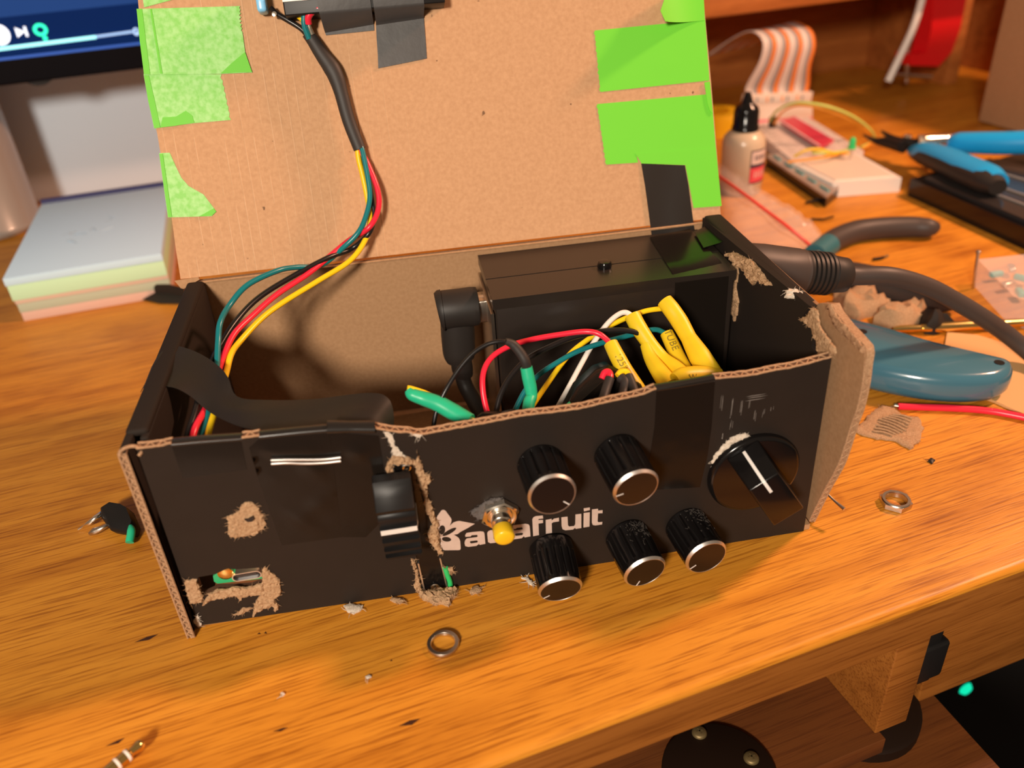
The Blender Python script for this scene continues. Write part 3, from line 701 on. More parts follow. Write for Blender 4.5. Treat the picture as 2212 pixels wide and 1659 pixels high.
for kn_ in [o_ for o_ in box.children if o_.name.startswith('control_knob') and 'dusty' in o_.get('label', '')]:
    x_, t_, pi_, ya_ = (138.8, 12.0, -.136, .138) if 'middle' in kn_['label'] else (159.1, 12.7, -.053, .128)
    M = knob_frame(x_, t_, pi_, ya_); m = MB()
    for _ in range(90):
        a0_ = random.gauss(1.15, .33); z0_ = abs(random.gauss(2, 3.2)) + .8
        if z0_ > 12: continue
        P = [M @ Vector((7.32 * math.cos(a0_ + d_), 7.32 * math.sin(a0_ + d_), z0_ + e_)) for d_, e_ in ((0, 0), (random.uniform(-.06, .06), random.uniform(-.4, .4)), (random.uniform(-.1, .1), random.uniform(-.7, .7)))]
        m.tube(P, .045, 4, 0)
    part('dust', m, 'dust_grey', kn_, 'fine dust and lint', 'stuff')
# pointer knob on a round skirt
M = knob_frame(180.2, 31.8, 0, .02)
sk = part('selector_knob', MB().lathe([(15.2, .05), (15.2, 1.6), (14.6, 2.4), (13.8, 2.5), (0, 2.5)], M, 96), 'gloss_black', box, 'large black pointer knob on a round skirt')
ang = math.radians(-58)
MR = M @ Matrix.Translation((.9, 1.2, 0)) @ Matrix.Rotation(ang, 4, 'Z')
L0_, L1_, w0, w1 = -10.2, 10.6, 5.0, 5.6
m = MB()
vs = []
hs_ = (2.4, 15.5)
low = [(-12.8, -5.6), (11.4, -6.2), (11.4, 6.2), (-12.8, 5.6)]; hi = [(-9.6, -5.0), (10.2, -5.3), (10.2, 5.3), (-9.6, 5.0)]
bm = bmesh.new()
vb = [bm.verts.new((*p, hs_[0])) for p in low] + [bm.verts.new((*p, hs_[1])) for p in hi]
for f in ((3, 2, 1, 0), (4, 5, 6, 7), (0, 1, 5, 4), (1, 2, 6, 5), (2, 3, 7, 6), (3, 0, 4, 7)): bm.faces.new([vb[i] for i in f])
bmesh.ops.bevel(bm, geom=bm.edges[:], offset=.45, segments=3, profile=.5, affect='EDGES')
bm.verts.index_update()
m.add([MR @ v.co for v in bm.verts], [[v.index for v in f.verts] for f in bm.faces], 0, False); bm.free()
part('pointer_bar', m, 'gloss_black', sk)
m = MB()
m.loft([[MR @ Vector((-12.45, y_, 3.4)) for y_ in (-.5, .5)], [MR @ Vector((-9.72, y_, 15.2)) for y_ in (-.5, .5)], [MR @ Vector((-9.2, y_, 15.62)) for y_ in (-.5, .5)], [MR @ Vector((-4.2, y_, 15.62)) for y_ in (-.5, .5)]], 0, False, .12)
part('indicator_line', m, 'white_paint', sk, 'white indicator line')
# slider: track behind the slot and a ribbed cap
def fader_frame(h): return FP @ Matrix.Translation((0, 0, h))
sl = part('slider_track', MB().prism([(67.5,56),(74.9,54.9),(74.5,44.7),(75.2,34.3),(74.7,27.3),(75.8,20.9),(77.5,16.4),(78.1,7.3),(78.8,-3.8),(70.2,-2.5),(69.8,13.9),(69.2,29),(68,46.5)], -6, -.5, FP), 'gloss_black', box, 'black metal slider track in the torn slot')
for c_ in ([(71.2,53.4)][0], [(74.4,1.4)][0]):
    m = MB().lathe([(.5, -.45), (1.1, -.4), (1.5, .1), (1.1, .3), (.6, .1)], FP @ Matrix.Translation((*c_, 0)), 24)
    part('rivet', m, 'chrome', sl)
m = MB().prism([(67.8,56.3),(74.9,55.2),(74.8,54.3),(67.6,55.3)], -.6, .3, FP)
part('metal_tab', m, 'aluminium', sl, 'bright metal end of the track')
m = MB().prism([(70.2,50.5),(72.1,50.5),(71.6,49.1),(70.3,49.2)], -.6, .1, FP); part('contact', m, 'aluminium', sl, 'bright contact')
m = MB().prism([(67.2,55),(67.6,54.9),(68.3,46.9),(67.8,47)], -.6, .3, FP); part('side_rail', m, 'aluminium', sl)
m = MB().prism([(77.1,14.5),(77.6,14.4),(78.6,-1.4),(78.2,-1.5)], -.6, .3, FP); part('side_rail', m, 'aluminium', sl)
m = MB().prism([(70,13.7),(70.5,13.6),(71.1,-0.1),(70.6,-0.2)], -.6, .3, FP); part('side_rail', m, 'aluminium', sl)
m = MB().tube([FP @ Vector((*p, .5)) for p in [(78.6,10.2),(79,6.6),(79.5,3),(79.2,-1)]], .9, 8, 0, n=6)
part('green_wire', m, 'green_plastic', sl, 'bright green wire beside the track')
prof_ = [(23.2, 2.5), (23.2, 5.4), (24.4, 7.2), (25.2, 7.3), (25.5, 6.2), (27.2, 6.6), (27.6, 7.9), (28.6, 8.0), (28.9, 6.9), (31.2, 7.4), (31.6, 8.6), (33.0, 8.8), (33.4, 7.7), (36.6, 8.3), (37.0, 9.4), (39.2, 9.6), (39.5, 8.7), (42.2, 9.0), (42.8, 10.0), (44.2, 10.1), (44.9, 9.4), (47.4, 11.6), (48.1, 11.7), (50.4, 8.6), (53.0, 6.4), (54.4, 5.8), (54.4, 2.5)]
FC = frame(FP @ Vector((61.2, 0, 0)), PU, PN, (1, 0, 0))
bmv = MB()
n_ = len(prof_)
for (xa, ins) in ((0, .35), (.35, 0), (10.6, 0), (10.95, .35)):
    pass
ringz = [(0, .35), (.35, 0), (10.7, 0), (11.1, .4)]
rows = []
ct, ch = 38.5, 6.0
for z_, ins in ringz:
    rows.append([FC @ Vector((p[0] + (ct - p[0]) * ins * .06, p[1] + (ch - p[1]) * ins * .12, z_)) for p in prof_])
for a in range(3):
    for i in range(n_):
        j = (i + 1) % n_
        bmv.add([rows[a][i], rows[a][j], rows[a + 1][j], rows[a + 1][i]], [(0, 1, 2, 3)])
from mathutils.geometry import tessellate_polygon as _tp
tri = _tp([[Vector((p[0], p[1], 0)) for p in prof_]])
bmv.add(rows[0], [tuple(t) for t in tri]); bmv.add(rows[3], [tuple(reversed(t)) for t in tri])
sc_ = part('slider_cap', bmv, 'black_plastic', box, 'ribbed black slider cap with a white line')
m = MB().loft([[FC @ Vector((37.2, 9.62, x_)), FC @ Vector((39.1, 9.75, x_))] for x_ in (.2, 4, 8, 10.8)] + [[FC @ Vector((37.6, 7.0, 11.2)), FC @ Vector((39.4, 7.0, 11.2))], [FC @ Vector((40.6, 3.0, 11.2)), FC @ Vector((42, 3.0, 11.2))]], 0, False, .15)
part('white_line', m, 'white_paint', sc_, 'white line across the cap')
m = MB().box((43.8, 2.0, 5.6), (6, 6, 3.0), FC); part('stem', m, 'black_plastic', sc_)
# push button
MBt = knob_frame(97.6, 30.4, -.10, .0)
bt = part('push_button', MB().lathe([(4.9, .05), (4.9, .5), (3.2, .55), (3.2, 4.6), (2.9, 4.9), (2.3, 5.2), (2.2, 7.4)], MBt, 40, 0, lambda a, z: 1 + (.02 * math.sin(z * 9) if .6 < z < 4.6 else 0)), 'chrome', box, 'small chrome push button with a yellow cap')
hexa = [(6.2 * math.cos(PI / 3 * i + .26), 6.2 * math.sin(PI / 3 * i + .26)) for i in range(6)]
hexb = [(5.6 * math.cos(PI / 3 * i + .26), 5.6 * math.sin(PI / 3 * i + .26)) for i in range(6)]
m = MB().prism(hexa, .1, 2.0, MBt, (0, 0, 0))
m.add([MBt @ Vector((*p, 2.0)) for p in hexa] + [MBt @ Vector((*p, 2.5)) for p in hexb], [(i, (i + 1) % 6, 6 + (i + 1) % 6, 6 + i) for i in range(6)])
m.lathe([(5.0, 2.5), (4.2, 2.5), (3.4, 1.8)], MBt, 40)
part('hex_nut', m, 'chrome', bt)
part('button_cap', MB().lathe([(3.1, 6.6), (3.25, 6.9), (3.2, 10.3), (2.9, 10.8), (2.2, 11.05), (0, 11.1)], MBt, 40), 'yellow_plastic', bt, 'yellow cap')
# small circuit board behind the port hole
m = MB().prism([(7.3,20),(7,17.6),(7.8,16.5),(12.9,16.2),(21.9,15.6),(22.3,17.7),(13.9,20.4),(9.9,22.1)], -20, -1.7, FP)
pb = part('charging_board', m, 'green_board', box, 'green circuit board with a charging port')
m = MB().lathe([(2.4, -1.7), (2.4, -1.4), (1.6, -1.1), (0, -1.0)], FP @ Matrix.Translation((*[(11.2,20.4)][0], 0)), 24); part('gold_pad', m, 'gold', pb, 'gold contact')
cc = [(17.4,18.8)][0]
def stadium(w, h, n=10): return [(w / 2 - h / 2 + h / 2 * math.cos(t), h / 2 * math.sin(t)) for t in (-PI / 2 + PI * i / n for i in range(n + 1))] + [(-w / 2 + h / 2 - h / 2 * math.cos(t), -h / 2 * math.sin(t)) for t in (-PI / 2 + PI * i / n for i in range(n + 1))]
MC = FP @ Matrix.Translation((*cc, 0)) @ Matrix.Rotation(.015, 4, 'Z')
m = MB().prism(stadium(9.0, 3.3), -7, -.6, MC, (0, 0, 0), [list(reversed(stadium(8.4, 2.7)))])
us = part('port_shell', m, 'aluminium', pb, 'silver charging port')
m = MB().prism(stadium(8.5, 2.8), -5, -1.3, MC); part('port_shade', m, 'wire_black', us, 'black fill for the shaded inside of the port')  # black plate stands in for the shade inside the port
m = MB().box((0, .4, -1.3), (6.0, .6, .8), MC); part('port_tongue', m, 'grey_rubber', us)

# green masking tape on the lid
def green(poly, matn, label, h=.05, amp=.25, extra=()):
    return tape_sheet('masking_tape', poly, LP, [matn, 'green_tape_edge'], lid, label, h, amp, 4.0, .12, extra=extra)
mat('green_tape_edge', (0.15, 0.58, 0.04), 0.5, spec=0.25)
L_ = lambda *a: None
e1_ = [(31.8,97.2),(31.1,88.3),(32.2,74.2)]; e2_ = [(21.1,74.4),(21.7,58.1)]
green([(-4.4,99.1)] + jag(e1_[0], e1_[1], 14, .5) + [(30.9,81.5),(32.3,74),(21.3,74.5),(-6.2,76.6),(-5.4,88.1)], 'green_tape_mottled', 'mottled green tape, largest on the left edge of the lid', .35, .3, ([(-4.4,99.1),(-2.5,99),(-3.3,88),(-4,76.6),(-6.1,76.8),(-5.4,88.1)], [(28.8,80),(30.9,81.3),(32.2,74.2),(21,74.7),(25.2,77.7)], [(0.2,98.7),(0.8,98.7),(0.4,76.4),(-0.4,76.5)]))
green([(-6.4,77)] + jag(e2_[0], e2_[1], 14, .5) + [(8.3,58.2),(-6.3,57.7),(-6.5,68)], 'green_tape_mottled', 'mottled green tape below the largest one on the lid', .06, .3, ([(-6.2,76.5),(-4.6,76.3),(-4.2,67.8),(-4,57.8),(-6.1,57.8),(-6.5,68)], [(-4,57.8),(-2.5,61.3),(2.2,61.1),(6.1,62.8),(8.1,60.9),(8.4,58.4),(1.6,57.9)]))
green([(-6.2,48.8),(-2.4,48.6),(-1.1,43.4),(0.1,39.2),(2.2,35.9),(7,32.3),(10.6,25.5),(8.6,24),(-7.4,25.3)], 'green_tape_mottled', 'torn tapering green tape low on the left edge of the lid', .06, .4, ([(-6.1,48.5),(-4.9,48.5),(-5.9,25.3),(-7.2,25.4)], [(3.9,24.4),(9.8,26.8),(10.5,25.5),(8.7,24.2)]))
green([(-1.7,106.7),(13.7,105.5),(9.7,101.5),(-1.8,99.5)], 'green_tape_mottled', 'green tape scrap at the top left of the lid', .06, .3)
g1 = [(163.1,77.9),(163.3,55.1)]; g2 = [(161.6,50.7),(163.2,27.3)]
green(jag(g1[0], g1[1], 22, .35) + [(207.8,55.4),(207.5,78.2)], 'green_tape', 'smooth green tape, upper wide strip on the right of the lid', .06, .2)
green(jag(g2[0], g2[1], 22, .35) + [(176.2,26.8),(175.7,30.5),(208.8,29.2),(208.2,50.2)], 'green_tape', 'smooth green tape, lower wide strip on the right of the lid', .06, .2)
green([(175.3,30.5),(208.8,29.3),(209.8,6),(197.9,6.5),(195.6,23.8),(177.5,26.3)], 'green_tape', 'smooth green tape beside the black strip at the right hinge', .2, .2)
m = MB().prism([(205.5,54.8),(207.8,55),(208.3,42.5),(207.1,43.7),(206.3,46.4)], .3, .6, LP); part('masking_tape', m, 'green_tape', lid, 'folded green tape end on the right edge of the lid')
curl = MB()
rows = []
for i in range(9):
    s_ = i / 8
    lift = 9 * (1 - s_) ** 2.2
    rows.append([LP @ Vector((p[0], p[1], .3 + lift * w)) for p, w in zip([tuple(Vector(a).lerp(Vector(b), s_)) for a, b in zip([(190.8,90.8),(189.3,85.1),(186.8,81.1),(188.7,77.3)], [(207.6,91.4),(207.4,85.5),(207.4,81.8),(207.3,78)])], (.5, .7, 1.0, .9))])
curl.loft(rows, 0, True, .15)
part('masking_tape', curl, 'green_tape', lid, 'peeling green tape at the top right of the lid')
# black tape strips on the lid and the black module they hold
bl = [(177.4,117.4,97.6),(178.2,114.5,89.5),(178.8,111.3,80.8),(179.5,107.3,69.9)]; br = [(195.3,116.6,95.2),(196.3,113.8,87.7),(197,110.6,79),(197.8,107.6,70.6)]
ms = MB().loft([list(reversed([tuple(Vector(a).lerp(Vector(b), k_ / 4) + LN * (.25 * math.sin(k_ * 1.9 + i))) for k_ in range(5)])) for i, (a, b) in enumerate(zip(bl, br))], 0, True, .15)
part('black_tape_strip', ms, 'electrical_tape_matte', lid, 'black tape strip from the lid down to the enclosure')
# ------------------------------------------------------------------ module taped to the lid
md = thing('circuit_module', 'black circuit module taped at the top of the lid, blue light at its left end', 'electronics', tuple(LP @ Vector((75, 97, 0))))
m = MB().box((77, 99.5, 4.6), (58, 18, 9), LP, 0, .5); part('module_body', m, 'black_plastic', md)
m = MB().box((54.5, 97.6, 9.3), (13, 5, .5), LP); part('metal_shield', m, 'steel', md, 'dull metal shield')
m = MB().box((40.2, 97.2, 4.8), (3.4, 8.5, 6.5), LP, 0, 1.0); part('indicator_light', m, 'blue_led', md, 'pale blue light')
m = MB().lathe([(.9, 0), (.9, 2), (0, 2.2)], LP @ Matrix.Translation((44, 92.5, 3)), 12); part('solder_pin', m, 'chrome', md)
def lid_rows(rows): return [[LP @ Vector(p) for p in r] for r in rows]
def fill(rows, k_=5):
    out = []
    for r in rows:
        a, b = Vector(r[0]), Vector(r[1]); out.append([a.lerp(b, i / k_) for i in range(k_ + 1)])
    return out
m = MB().loft(lid_rows(fill([[(60.2, 108, 9.4), (79, 108, 9.4)], [(60.2, 91, 9.5), (79, 91, 9.4)], [(60.3, 90, 9.0), (79, 90, 8.6)], [(60.6, 87, 3.2), (79, 88.2, 2.2)], [(60.8, 85.6, .5), (79, 87, .5)], [(61, 84.7, .25), (78.9, 84.9, .25)]])), 0, True, .15)
part('tape_strip', m, 'electrical_tape_lid', md, 'short dark grey tape strip')
m = MB().loft(lid_rows(fill([[(79.9, 108, 9.6), (98.2, 108, 9.6)], [(79.9, 91, 9.6), (98.2, 91, 9.6)], [(79.9, 90, 9.0), (98.2, 90, 9.0)], [(79.9, 87.6, 1.6), (98.0, 88.6, 1.6)], [(79.8, 86.6, .4), (97.9, 87.6, .4)], [(79.4, 82, .3), (97.7, 83, .5)], [(79, 76, .5), (97.5, 78, .25)], [(78.5, 71.4, .25), (97.2, 73.3, .25)]])), 0, True, .15)
part('tape_strip', m, 'electrical_tape_lid', md, 'long dark grey tape strip')

# ------------------------------------------------------------------ wires from the lid into the box
wb_ = thing('wire_bundle', 'bundle of red, yellow, teal and black wires hanging from the lid into the box', 'wires', tuple([(62,130.5,141.5)][0]))
def wire(name, pts, r, matn, parent, label=None, n=8, seg=10):
    return part(name, MB().tube(pts, r, seg, 0, n=n), matn, parent, label)
slv = [(54.6,134.7,154.1),(56.2,133.8,151.5),(58.5,132.1,147.1),(61.4,130.3,142.1),(62.8,128.9,138.1),(63.7,127,132.9),(65,123.7,123.8),(67.5,120.1,114)]
m = MB().tube(slv, [2.2, 2.4, 2.7, 3.2, 3.0, 2.6, 2.5, 2.4], 14, 0, n=8, flat=.8, up=LN)
part('heat_shrink_sleeve', m, 'sleeve_black', wb_, 'black shrink sleeve round the wires')
W_R = 1.0
wire('black_wire', [(42.9,136.9,163.5),(44.6,137.2,161.3),(48.3,136.8,158.7),(52.5,135.7,155.7),(55,134.3,152.5)], 1.0, 'wire_black', wb_)
wire('yellow_wire', [(48.9,136.4,163.4),(51.1,136.1,161.1),(53.8,135.6,158.3),(55.3,134.8,154.3)], 1.0, 'wire_yellow', wb_)
wire('teal_wire', [(55.8,133.8,162.2),(54.6,133.7,160.2),(54.1,133.3,156.8),(55,133,152.4)], 1.05, 'wire_teal', wb_)
wire('red_wire', [(60.2,132.8,162.3),(57.6,132.9,161.3),(56,132.9,159.6),(55.7,133.1,157.4)], 1.25, 'wire_red', wb_)
wire('solder_joint', [(55.7,133.3,158),(55.8,133.3,156.1),(56.3,133.3,153.8)], [.6, .8, .9], 'chrome', wb_, 'bare silver joint')
wire('teal_wire', [(67.5,120.4,115.4),(68.4,119.3,114.2),(69.1,114.7,105.5),(68.9,110.9,98.2),(66.5,107.3,92.2),(62.8,103.9,87.2)] + [(56.1,102,82.4),(47.5,96,79),(39.3,90,81.8),(33.2,84,83.7),(23.7,76,83.1),(17.7,69,79.6),(15.2,60,77.7),(14.2,54,73.2),(13.9,44,68.3),(13.4,32,65.2),(11.2,18,60.1),(10,10,54.8)], 1.0, 'wire_teal', wb_, 'teal wire')
wire('red_wire', [(67.1,120.9,114.9),(68.4,119.3,111.9),(69.7,117.4,108.9),(72.1,112.2,100.5),(71.4,108.3,93.9),(67,104.2,88.5)] + [(59.3,106,84),(51.4,99,81.2),(42.8,90,78.6),(32,80,76.4),(23.7,70,73.8),(18.7,62,72.3),(16,54,70.1),(14.5,46,68),(12,31,63.9),(10,18,63.5),(8.1,11,58.7)], 1.05, 'wire_red', wb_, 'red wire')
wire('yellow_wire', [(66.7,120.8,114.6),(66.6,119,110.4),(67.2,116.6,105.1),(67.8,113.1,97.6),(67.9,109.2,90.6),(65.2,104.4,84.3)] + [(58.4,97,79.1),(46.3,88,76.3),(34.1,79,73.7),(26.7,71,72.1),(19.9,60,69.7),(17.7,53,69),(16.5,45,66.6),(15.7,34,65.3),(14.7,26,63.6),(13.1,17,60.6),(11.6,11,55.5)], 1.05, 'wire_yellow', wb_, 'yellow wire')
wire('black_wire', [(67.7,120.4,114.3),(68.8,118,107.7),(69.4,112.7,96.6),(69.3,109.2,90.5),(66.5,104.6,86)] + [(58.9,105,80.5),(50.1,97,81.1),(35,86,78.8),(25,77,76.6),(18.3,67,73.7),(14.1,57,70.9),(12,49,69.3),(9.7,34,66.2),(8.9,25,64.3),(7.2,16,61.3),(6.1,10,57.2)], 1.0, 'wire_black', wb_, 'black wire')

# ------------------------------------------------------------------ long black tape across the left of the box
tp_a = [(-5.3,54,71.9),(-3.6,53,73.6),(-1.2,57,73),(7.7,50,72.5),(15.2,42,71),(19.3,34,70.7),(22,28,67),(31.3,24,67),(47.6,20,66.8),(63.4,16,69.1),(68.4,14,67.9),(69.5,11,64.3),(68.8,6,60.2)]
tp_b = [(-6.5,31,71.3),(-5.5,31,72.5),(-3.8,31,72.6),(3,31,71.2),(7.7,30,68),(12.3,26,65),(18.5,18,65.6),(28.1,8,67.4),(41.8,2,67.5),(52.4,0,67.9),(59,-1,67.8),(62.8,-1,66.8),(65.2,-1,65.1)]
rows = []
pa, _ = spline([Vector(p) for p in tp_a], [0] * len(tp_a), 4); pb_, _ = spline([Vector(p) for p in tp_b], [0] * len(tp_b), 4)
for p, q in zip(pa, pb_):
    rows.append([p.lerp(q, k_ / 5) + Vector((0, 0, .35 * math.sin(k_ * 1.3 + p.x * .15))) for k_ in range(6)])
m = MB().loft(rows, 0, True, .15)
solo('electrical_tape', m, 'electrical_tape_matte', 'long matte black tape draped from the left wall across the inside of the box', 'tape', tuple(pa[20]))

# ------------------------------------------------------------------ black enclosure at the back right of the box
en = thing('power_enclosure', 'black metal project case standing in the back right corner of the box', 'electronics', (157, 86, 2.4))
m = MB().box((153.2, 85.4, 35.4), (89.6, 41, 66), None, 0, .8)
part('case_body', m, 'enclosure_black', en)
def slab(poly, z0, z1): return MB().prism(poly, z0, z1)
part('case_lid', slab([(107.6, 64.6), (198.4, 64.6), (198.4, 82.4), (107.6, 82.4)], 67.2, 71.2), 'enclosure_black', en)
part('case_lid', slab([(107.6, 82.9), (198.4, 82.9), (198.4, 106.4), (107.6, 106.4)], 67.4, 71.3), 'enclosure_black', en)
sx = [(152.8,80.8,72)][0]
m = MB().lathe([(2.6, 71.1), (2.7, 72.6), (2.2, 73.6), (0, 73.8)], Matrix.Translation((sx[0], sx[1], 0)), 24, 0, lambda a, z: 1 + .06 * math.sin(a * 5 + z * 3))
part('screw', m, 'gloss_black', en, 'round black screw head')
m = MB().box((107.4, 85, 34), (1.2, 38, 62)); part('end_plate', m, 'steel', en, 'bare metal end plate')
m = MB().box((105.5, 84, 59.5), (5, 9, 9), None, 0, .5); part('socket', m, 'steel', en, 'metal socket')
# tape going over it
ta = [(177.4,103.3,71.7),(176.5,89.6,71.7),(175.7,77.8,71.7),(175,67.7,71.6)]; tb = [(195.4,107.1,71.7),(195.1,93.2,71.7),(195.1,80.1,71.7),(195.4,72.9,71.6)]
ta = ta + [(ta[-1][0], 64.3, 69), (ta[-1][0], 64.2, 52), (ta[-1][0] + .5, 64.1, 30)]; tb = tb + [(tb[-1][0], 64.3, 69), (tb[-1][0], 64.2, 52), (tb[-1][0] + .5, 64.1, 30)]
m = MB().loft([[Vector(b).lerp(Vector(a), k_ / 5) for k_ in range(6)] for a, b in zip(ta, tb)], 0, True, .15)
part('tape_strip', m, 'electrical_tape', en, 'black tape over the right end')
m = MB().loft([[Vector(p) for p in r] for r in ([(195.1,101,72.8),(193,84.7,72.6)], [(202.4,105.1,73.2),(200.1,85.8,73.4)], [(206,104.4,74.6),(203.7,83.3,76.2)])], 0, True, .15)
part('tape_strip', m, 'electrical_tape', en, 'black tape across to the right wall')

# right-angle plug and its cable
pg = thing('angled_plug', 'black right-angle barrel plug pushed into the left end of the case', 'plug', (97, 84, 58))
m = MB().tube([(88.6,84,60),(89.5,84,60.1),(90.4,84,60.1)], [7.0, 7.8, 8.0], 24, 0)
m.tube([(90.1,84,60.2),(90.8,84,60.2),(96.4,84,60.1),(101.8,84,60.2),(103.6,84,60.1),(104.1,84,60.1)], [7.3, 7.5, 7.5, 7.5, 7.3, 6.6], 24, 0)
part('plug_head', m, 'black_rubber', pg)
m = MB().tube([(95.6,84,57.5),(95.3,84,49.5),(95,84,41.3),(95.3,84,37.9)], [6.4, 6.6, 6.4, 5.6], 20, 0, n=4, flat=.8, up=(0, 1, 0))
part('plug_neck', m, 'black_rubber', pg)
m = MB().tube([(95.3,84,38.1),(95.6,84,33.8),(95.9,84,30.1)], [4.2, 4.3, 3.7], 18, 0, n=8); part('strain_relief', m, 'black_rubber', pg)
m = MB().tube([(94.9,84,31.7),(96.1,82,26.3),(97.9,78,22.9),(100.4,70,20),(104,58,17.6)], 3.1, 14, 0, n=8); part('cable', m, 'black_rubber', pg)
m = MB().tube([(103.9,84,60.1),(106.4,84,60.1)], 4.2, 18, 0); part('barrel', m, 'aluminium', pg, 'silver barrel')

# yellow-sleeved wires
GRP = 'yellow-sleeved wires in the box'
def sleeved(label, wpts, wmat, spts, srad, base=None):
    t = thing('sleeved_wire', label, 'wire', tuple(spts[0]), GRP)
    if wpts: wire('wire', wpts, .95, wmat, t)
    m = MB().tube(spts, srad, 16, 0, n=8)
    P, _ = spline([Vector(p) for p in spts], [0] * len(spts), 8)
    sl_ = part('sleeve', m, 'yellow_sleeve', t, 'yellow shrink sleeve')
    return t, sl_
def sleeve_print(parent, text, p0, p1, size, rad):
    """lettering along a sleeve, on the side that faces the opening"""
    p0, p1 = Vector(p0), Vector(p1)
    cu = bpy.data.curves.new('lettering', 'FONT'); cu.body = text; cu.size = size * MM; cu.extrude = .00002
    o = bpy.data.objects.new('lettering', cu)
    x = (p1 - p0).normalized(); view = Vector((-.12, -.83, .55)); z = (view - x * view.dot(x)).normalized(); y = z.cross(x)
    me = bpy.data.meshes.new_from_object(o); bpy.data.objects.remove(o)
    mw = frame(p0 + z * (rad * .92) - y * size * .33, x, y, z)
    vs = []
    for v in me.vertices:
        q = v.co / MM
        bend = (q.y - size * .33) / rad
        vs.append(mw @ Vector((q.x, size * .33 + rad * math.sin(max(-1.3, min(1.3, bend))), rad * (math.cos(bend) - .9) + q.z)))
    m = MB().add(vs, [tuple(p.vertices) for p in me.polygons]); bpy.data.meshes.remove(me)
    part('print', m, 'ink', parent, 'dark printing')
s_red = [(143,35,64.3),(144,31,61.7),(145.7,27,58),(147.8,22,53.9),(149.2,16,51.3)]
t, s1 = sleeved('yellow-sleeved red wire, the leftmost sleeve', [(98.9,22,49.7),(98.2,26,57.1),(99.2,30,62.5),(102.7,34,65.5),(109.1,37,67.1),(117.4,40,66.9),(127.7,40,67.4),(135.4,39,67.8),(139.7,37,67.2),(143.5,35,63.7)], 'wire_red', s_red, [2.4, 2.6, 2.7, 3.1, 3.4])
sleeve_print(s1, '125°C', s_red[1], s_red[3], 3.2, 2.7); 
s_a = [(167.7,54,67.7),(169.2,51,65.7),(171.1,47,62.5),(172.5,41,59),(174.2,34,55.2),(176.6,25,50.5)]
t, s2 = sleeved('yellow-sleeved yellow wire, tallest and thickest sleeve', [(114.9,34,43.9),(122.3,40,49.4),(130.8,46,55.4),(138.8,50,58.5),(146,52,61.1),(153,53,63.3),(160.9,54,64.7),(167.9,54,64.8)], 'wire_yellow', s_a, [2.9, 3.1, 3.1, 2.8, 3.8, 3.9])
s_w = [(154.8,50,65.6),(156,46,62.7),(158.7,41,58.4),(161.7,36,54.8),(164.7,30,53.4),(166.6,22,51.5)]
t, s3 = sleeved('yellow-sleeved white wire, in front of the other sleeves', [(122.5,28,45.6),(128,34,49.7),(134.6,41,55),(140.3,46,59.9),(145.5,49,64.2),(149.9,51,66.2),(152.7,51,66.7),(155.1,50,65.2)], 'wire_white', s_w, [2.9, 2.9, 2.6, 2.6, 3.0, 3.6])
s_t = [(166.9,48,58),(167.7,44,55.3),(168.5,38,52),(169.5,30,49)]
t, s4 = sleeved('yellow-sleeved teal wire, lettered sleeve at the back', [(107.9,30,44.8),(113,34,50.8),(118.2,37,54.3),(125,40,56.4),(133.8,43,58.4),(144.2,45,59.5),(154.7,47,59.9),(162.5,48,60.1),(167,48,57.6)], 'wire_teal', s_t, [2.4, 2.6, 2.8, 3.0])
sleeve_print(s4, 'TUBE', s_t[0], s_t[2], 3.6, 2.7)
s_b = [(156.6,40,58.9),(157.1,35,56.3),(158.2,29,54.6),(159.9,22,52.5)]
t, s5 = sleeved('yellow-sleeved black wire, lowest sleeve of the group', [(101.6,26,48.4),(104.4,30,53.7),(108.8,34,57.8),(115.2,38,60.9),(123.8,41,62.8),(132.3,43,64.1),(142.3,44,64.3),(150.5,44,63.5),(156,43,61.4),(157.3,40,57.7)], 'wire_black', s_b, [1.8, 2.3, 2.9, 3.4])
s_j = [(161.4,22,54.3),(164.4,23,54.6),(168.8,24,53.7),(174,25,52.3),(177.9,24,51.6)]
t, s6 = sleeved('short yellow sleeve lying across the feet of the others', None, None, s_j, [2.9, 3.5, 3.7, 3.6, 3.3])
sleeve_print(s6, 'W-1', s_j[1], s_j[3], 3.0, 3.6)

# small wires with green and black sleeves
t = thing('green_sleeved_wire', 'thin black wire arching up with a green sleeve at its end', 'wire', tuple([(106.9,24,76.1)][0]))
wire('wire', [(79.8,10,51.3),(80.7,13,55.2),(82.6,16,59.8),(85.9,18,64.9),(90.7,21,69.9),(95.6,23,73.8),(100.3,24,75.9),(104.4,24,76.5),(107.3,24,75.7)], .75, 'wire_black', t)
wire('black_sleeve', [(106.4,24,76.3),(108.7,24,74.8),(110.7,23,72.1),(111.9,22,69.5),(112.5,22,66.3)], [1.1, 1.5, 1.6, 1.6, 1.5], 'sleeve_black', t, 'black shrink sleeve')
wire('green_sleeve', [(112.2,22,67.2),(112.5,21,64),(112.9,20,60.6),(112.9,19,58.2),(111.7,17,57.1),(110.6,14,54.8)], [2.0, 2.1, 2.1, 1.9, 2.0, 2.0], 'sleeve_green', t, 'green shrink sleeve')
t = thing('green_sleeved_wire', 'yellow wire doubled back beside a thick green sleeve', 'wire', tuple([(74.7,20,65.9)][0]))
wire('green_sleeve', [(74.5,21,65.3),(75.6,20,64.1),(79,19,62.6),(83,17,61.5),(87.6,14,59.3),(92.2,10,57.8)], [1.2, 2.0, 2.3, 2.6, 2.7, 2.4], 'sleeve_green', t, 'green shrink sleeve')
wire('yellow_wire', [(74.4,21.5,65.7),(75.8,21.5,65.2),(79.2,21,63.6),(82.6,20,61.9),(85.9,18,60.9),(88.5,16,59.7),(91,13,58.1),(93.6,10,57.3)], .9, 'wire_yellow', t, 'yellow wire')
